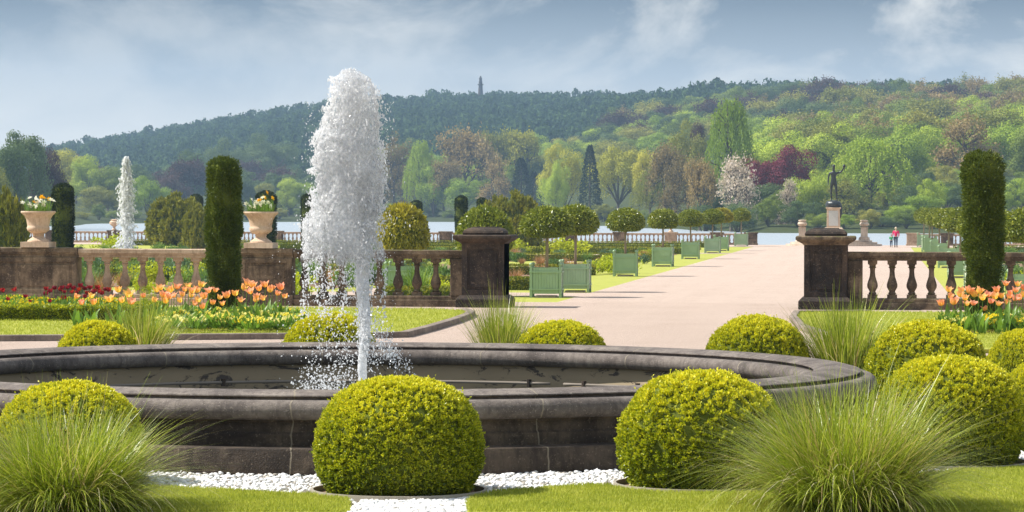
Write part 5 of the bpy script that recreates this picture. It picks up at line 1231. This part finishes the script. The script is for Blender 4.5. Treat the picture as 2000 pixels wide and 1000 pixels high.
# primroses and loose leaves under the tulips
def prim_mesh(mat, seed):
    rg = np.random.default_rng(seed); n = 60; a = rg.uniform(0, 6.28, n); r_ = .12*np.sqrt(rg.random(n)); P = np.stack([r_*np.cos(a), r_*np.sin(a), .02+rg.random(n)*.07], 1); V = quads(P, unit(P+np.array([0, 0, .1]))+rg.normal(size=P.shape)*.3, .08, .035, rg); leaves = leafmesh('leaves', V, M['tulipleaf'])
    n = 26; a = rg.uniform(0, 6.28, n); r_ = .12*np.sqrt(rg.random(n)); C = np.stack([r_*np.cos(a), r_*np.sin(a), .09+rg.random(n)*.04], 1); Vs = []
    for k in range(5):
        th = k*1.2566; A = np.stack([np.full(n, math.cos(th)), np.full(n, math.sin(th))*.6, np.full(n, math.sin(th)*.6+.3)], 1)+rg.normal(size=(n, 3))*.25; Vs.append(quads(C, A, .026, .024, rg))
    return leaves, leafmesh('flowers', np.concatenate(Vs), mat)
PR = [prim_mesh(M['prim'], 1), prim_mesh(M['primy'], 2)]
def primrose(px, py, k, lab, grp):
    p = G(px, py, .05); e = empty('primrose', (p[0], p[1], .05), rt_.uniform(0, 6), lab, 'primrose', grp); s_ = rt_.uniform(1.2, 1.9); e.scale = (s_, s_, s_); obj('leaves', PR[k][0], e); obj('flowers', PR[k][1], e)
for i in range(56): primrose(rt_.uniform(320, 572), 650-rt_.random()**1.2*18, 1 if rt_.random() < .2 else 0, 'pale yellow primrose under the left orange tulips', 'primroses in the left tulip bed')
for i in range(22): primrose(rt_.uniform(1845, 2010), 655-rt_.random()*20, 1 if rt_.random() < .2 else 0, 'pale yellow primrose under the right orange tulips', 'primroses in the right tulip bed')
for i in range(40): primrose(rt_.uniform(-20, 235), 617-rt_.random()*10, 1, 'bright yellow primrose behind the low box hedge', 'primroses behind the hedge')
sheet('tulip_bed', [(p[0], p[1]) for p in (G(318, 650), G(575, 646), G(590, 625), G(300, 628))], .054, M['soil'])
sheet('tulip_bed', [(p[0], p[1]) for p in (G(1838, 655), G(2100, 660), G(2100, 632), G(1845, 630))], .054, M['soil'])
sheet('tulip_bed', [(p[0], p[1]) for p in (G(-150, 622), G(232, 622), G(225, 608), G(-150, 608))], .054, M['soil'])
for px, Z, s, lab in ((254, 51.5, .5, 'lime green spurge head left of the pair in front of the balusters'), (285, 51.5, .5, 'lime green spurge head right of the pair in front of the balusters')):
    o = obj('spurge_plant', bush(900, .05, .03, M['lime'], int(px)), None, B(px, Z, .03), 0, lab, 'plant'); o.scale = (.28, .28, .72)

# ------------------------------------------------------------------ haze
def haze():
    m = MB(); m.box(-1500, 1500, -90, 2800, -6, 130); o = obj('haze', m.mesh('haze', None)); me = o.data; me.materials.clear()
    mt = bpy.data.materials.new('air'); mt.use_nodes = True; t = mt.node_tree; t.nodes.clear(); out = t.nodes.new('ShaderNodeOutputMaterial'); v = t.nodes.new('ShaderNodeVolumePrincipled')
    v.inputs['Color'].default_value = (.50, .73, 1, 1); v.inputs['Density'].default_value = HAZE; v.inputs['Anisotropy'].default_value = .2; t.links.new(v.outputs[0], out.inputs['Volume']); me.materials.append(mt)
    o['kind'] = 'stuff'; o['label'] = 'pale blue haze of the air between garden and hills'; o['category'] = 'haze'; o.display_type = 'WIRE'
HAZE = .00019
haze()

# ------------------------------------------------------------------ sun and sky
EL = math.radians(48); AZ = math.radians(87)       # left of the view, beyond the subject
ls = np.array([-math.sin(AZ)*math.cos(EL), math.cos(AZ)*math.cos(EL)]); sd = Rv*ls[0]+Fh*ls[1]; sd[2] = math.sin(EL)
sl = bpy.data.lights.new('sun', 'SUN'); sl.energy = 5.0; sl.angle = math.radians(.5); sl.color = (1, .955, .88)
so = bpy.data.objects.new('sun', sl); COL.objects.link(so); so.rotation_euler = Vector(sd).to_track_quat('Z', 'Y').to_euler()
w = bpy.data.worlds.new('World'); sc.world = w; w.use_nodes = True; t = w.node_tree; t.nodes.clear()
def WN(typ, ins=None, **kw):
    nd = t.nodes.new(typ)
    for k, v in kw.items(): setattr(nd, k, v)
    for k, v in (ins or {}).items():
        if isinstance(v, bpy.types.NodeSocket): t.links.new(v, nd.inputs[k])
        else: nd.inputs[k].default_value = v
    return nd
sky = WN('ShaderNodeTexSky', sky_type='NISHITA', sun_disc=False, sun_elevation=EL, sun_rotation=math.atan2(sd[0], sd[1]), air_density=1.0, dust_density=1.2, ozone_density=1.5)
tc = WN('ShaderNodeTexCoord'); mp = WN('ShaderNodeMapping', {'Vector': tc.outputs['Generated'], 'Scale': (1, 1, 1.9)})
n1 = WN('ShaderNodeTexNoise', {'Vector': mp.outputs[0], 'Scale': 15.0, 'Detail': 8.0, 'Roughness': .6, 'Distortion': .3})
n2 = WN('ShaderNodeTexNoise', {'Vector': mp.outputs[0], 'Scale': 4.5, 'Detail': 5.0, 'Roughness': .5})
sep = WN('ShaderNodeSeparateXYZ', {0: tc.outputs['Generated']})
def ramp(fac, stops):
    r_ = WN('ShaderNodeValToRGB', {'Fac': fac}); e = r_.color_ramp.elements
    while len(e) < len(stops): e.new(.5)
    for i, (p, c) in enumerate(stops): e[i].position = p; e[i].color = (*c, 1)
    return r_.outputs[0]
def mixc(f, a, b, mode='MIX'):
    nd = t.nodes.new('ShaderNodeMix'); nd.data_type = 'RGBA'; nd.blend_type = mode
    for i, v in ((0, f), (6, a), (7, b)):
        if isinstance(v, bpy.types.NodeSocket): t.links.new(v, nd.inputs[i])
        else: nd.inputs[i].default_value = v
    return nd.outputs[2]
SKS = .10
# grey blue sky by height: pale low down, unseen overhead part brightened as fill
el = ramp(sep.outputs['Z'], [(0.0, (6.6, 6.5, 6.2)), (.022, (5.7, 5.8, 5.7)), (.043, (3.0, 3.45, 3.95)), (.068, (.85, 1.15, 1.6)), (.3, (3.3, 4.0, 4.9)), (1.0, (3.1, 3.8, 4.9))])  # darkening up the view stands for a graduated filter
sky_grad = mixc(.9, sky.outputs[0], el)
f1 = ramp(n1.outputs[0], [(.46, (0, 0, 0)), (.62, (1, 1, 1))]); f2 = ramp(n2.outputs[0], [(.38, (.35,)*3), (.56, (1, 1, 1))])
fm = WN('ShaderNodeMath', {0: f1, 1: f2}, operation='MULTIPLY').outputs[0]; fm = WN('ShaderNodeMath', {0: fm, 1: .85}, operation='MULTIPLY').outputs[0]
cl = mixc(fm, sky_grad, (6.6, 6.4, 5.9, 1))
bg = WN('ShaderNodeBackground', {'Color': cl, 'Strength': SKS}); ow = WN('ShaderNodeOutputWorld', {'Surface': bg.outputs[0]})

sc.view_settings.view_transform = 'Standard'; sc.view_settings.look = 'None'; sc.view_settings.gamma = 1; sc.view_settings.exposure = .66
cy = sc.cycles; cy.use_denoising = True; cy.max_bounces = 32; cy.diffuse_bounces = 24; cy.glossy_bounces = 2; cy.transmission_bounces = 3; cy.transparent_max_bounces = 40; cy.volume_bounces = 0; cy.sample_clamp_indirect = 12; cy.caustics_reflective = False; cy.caustics_refractive = False
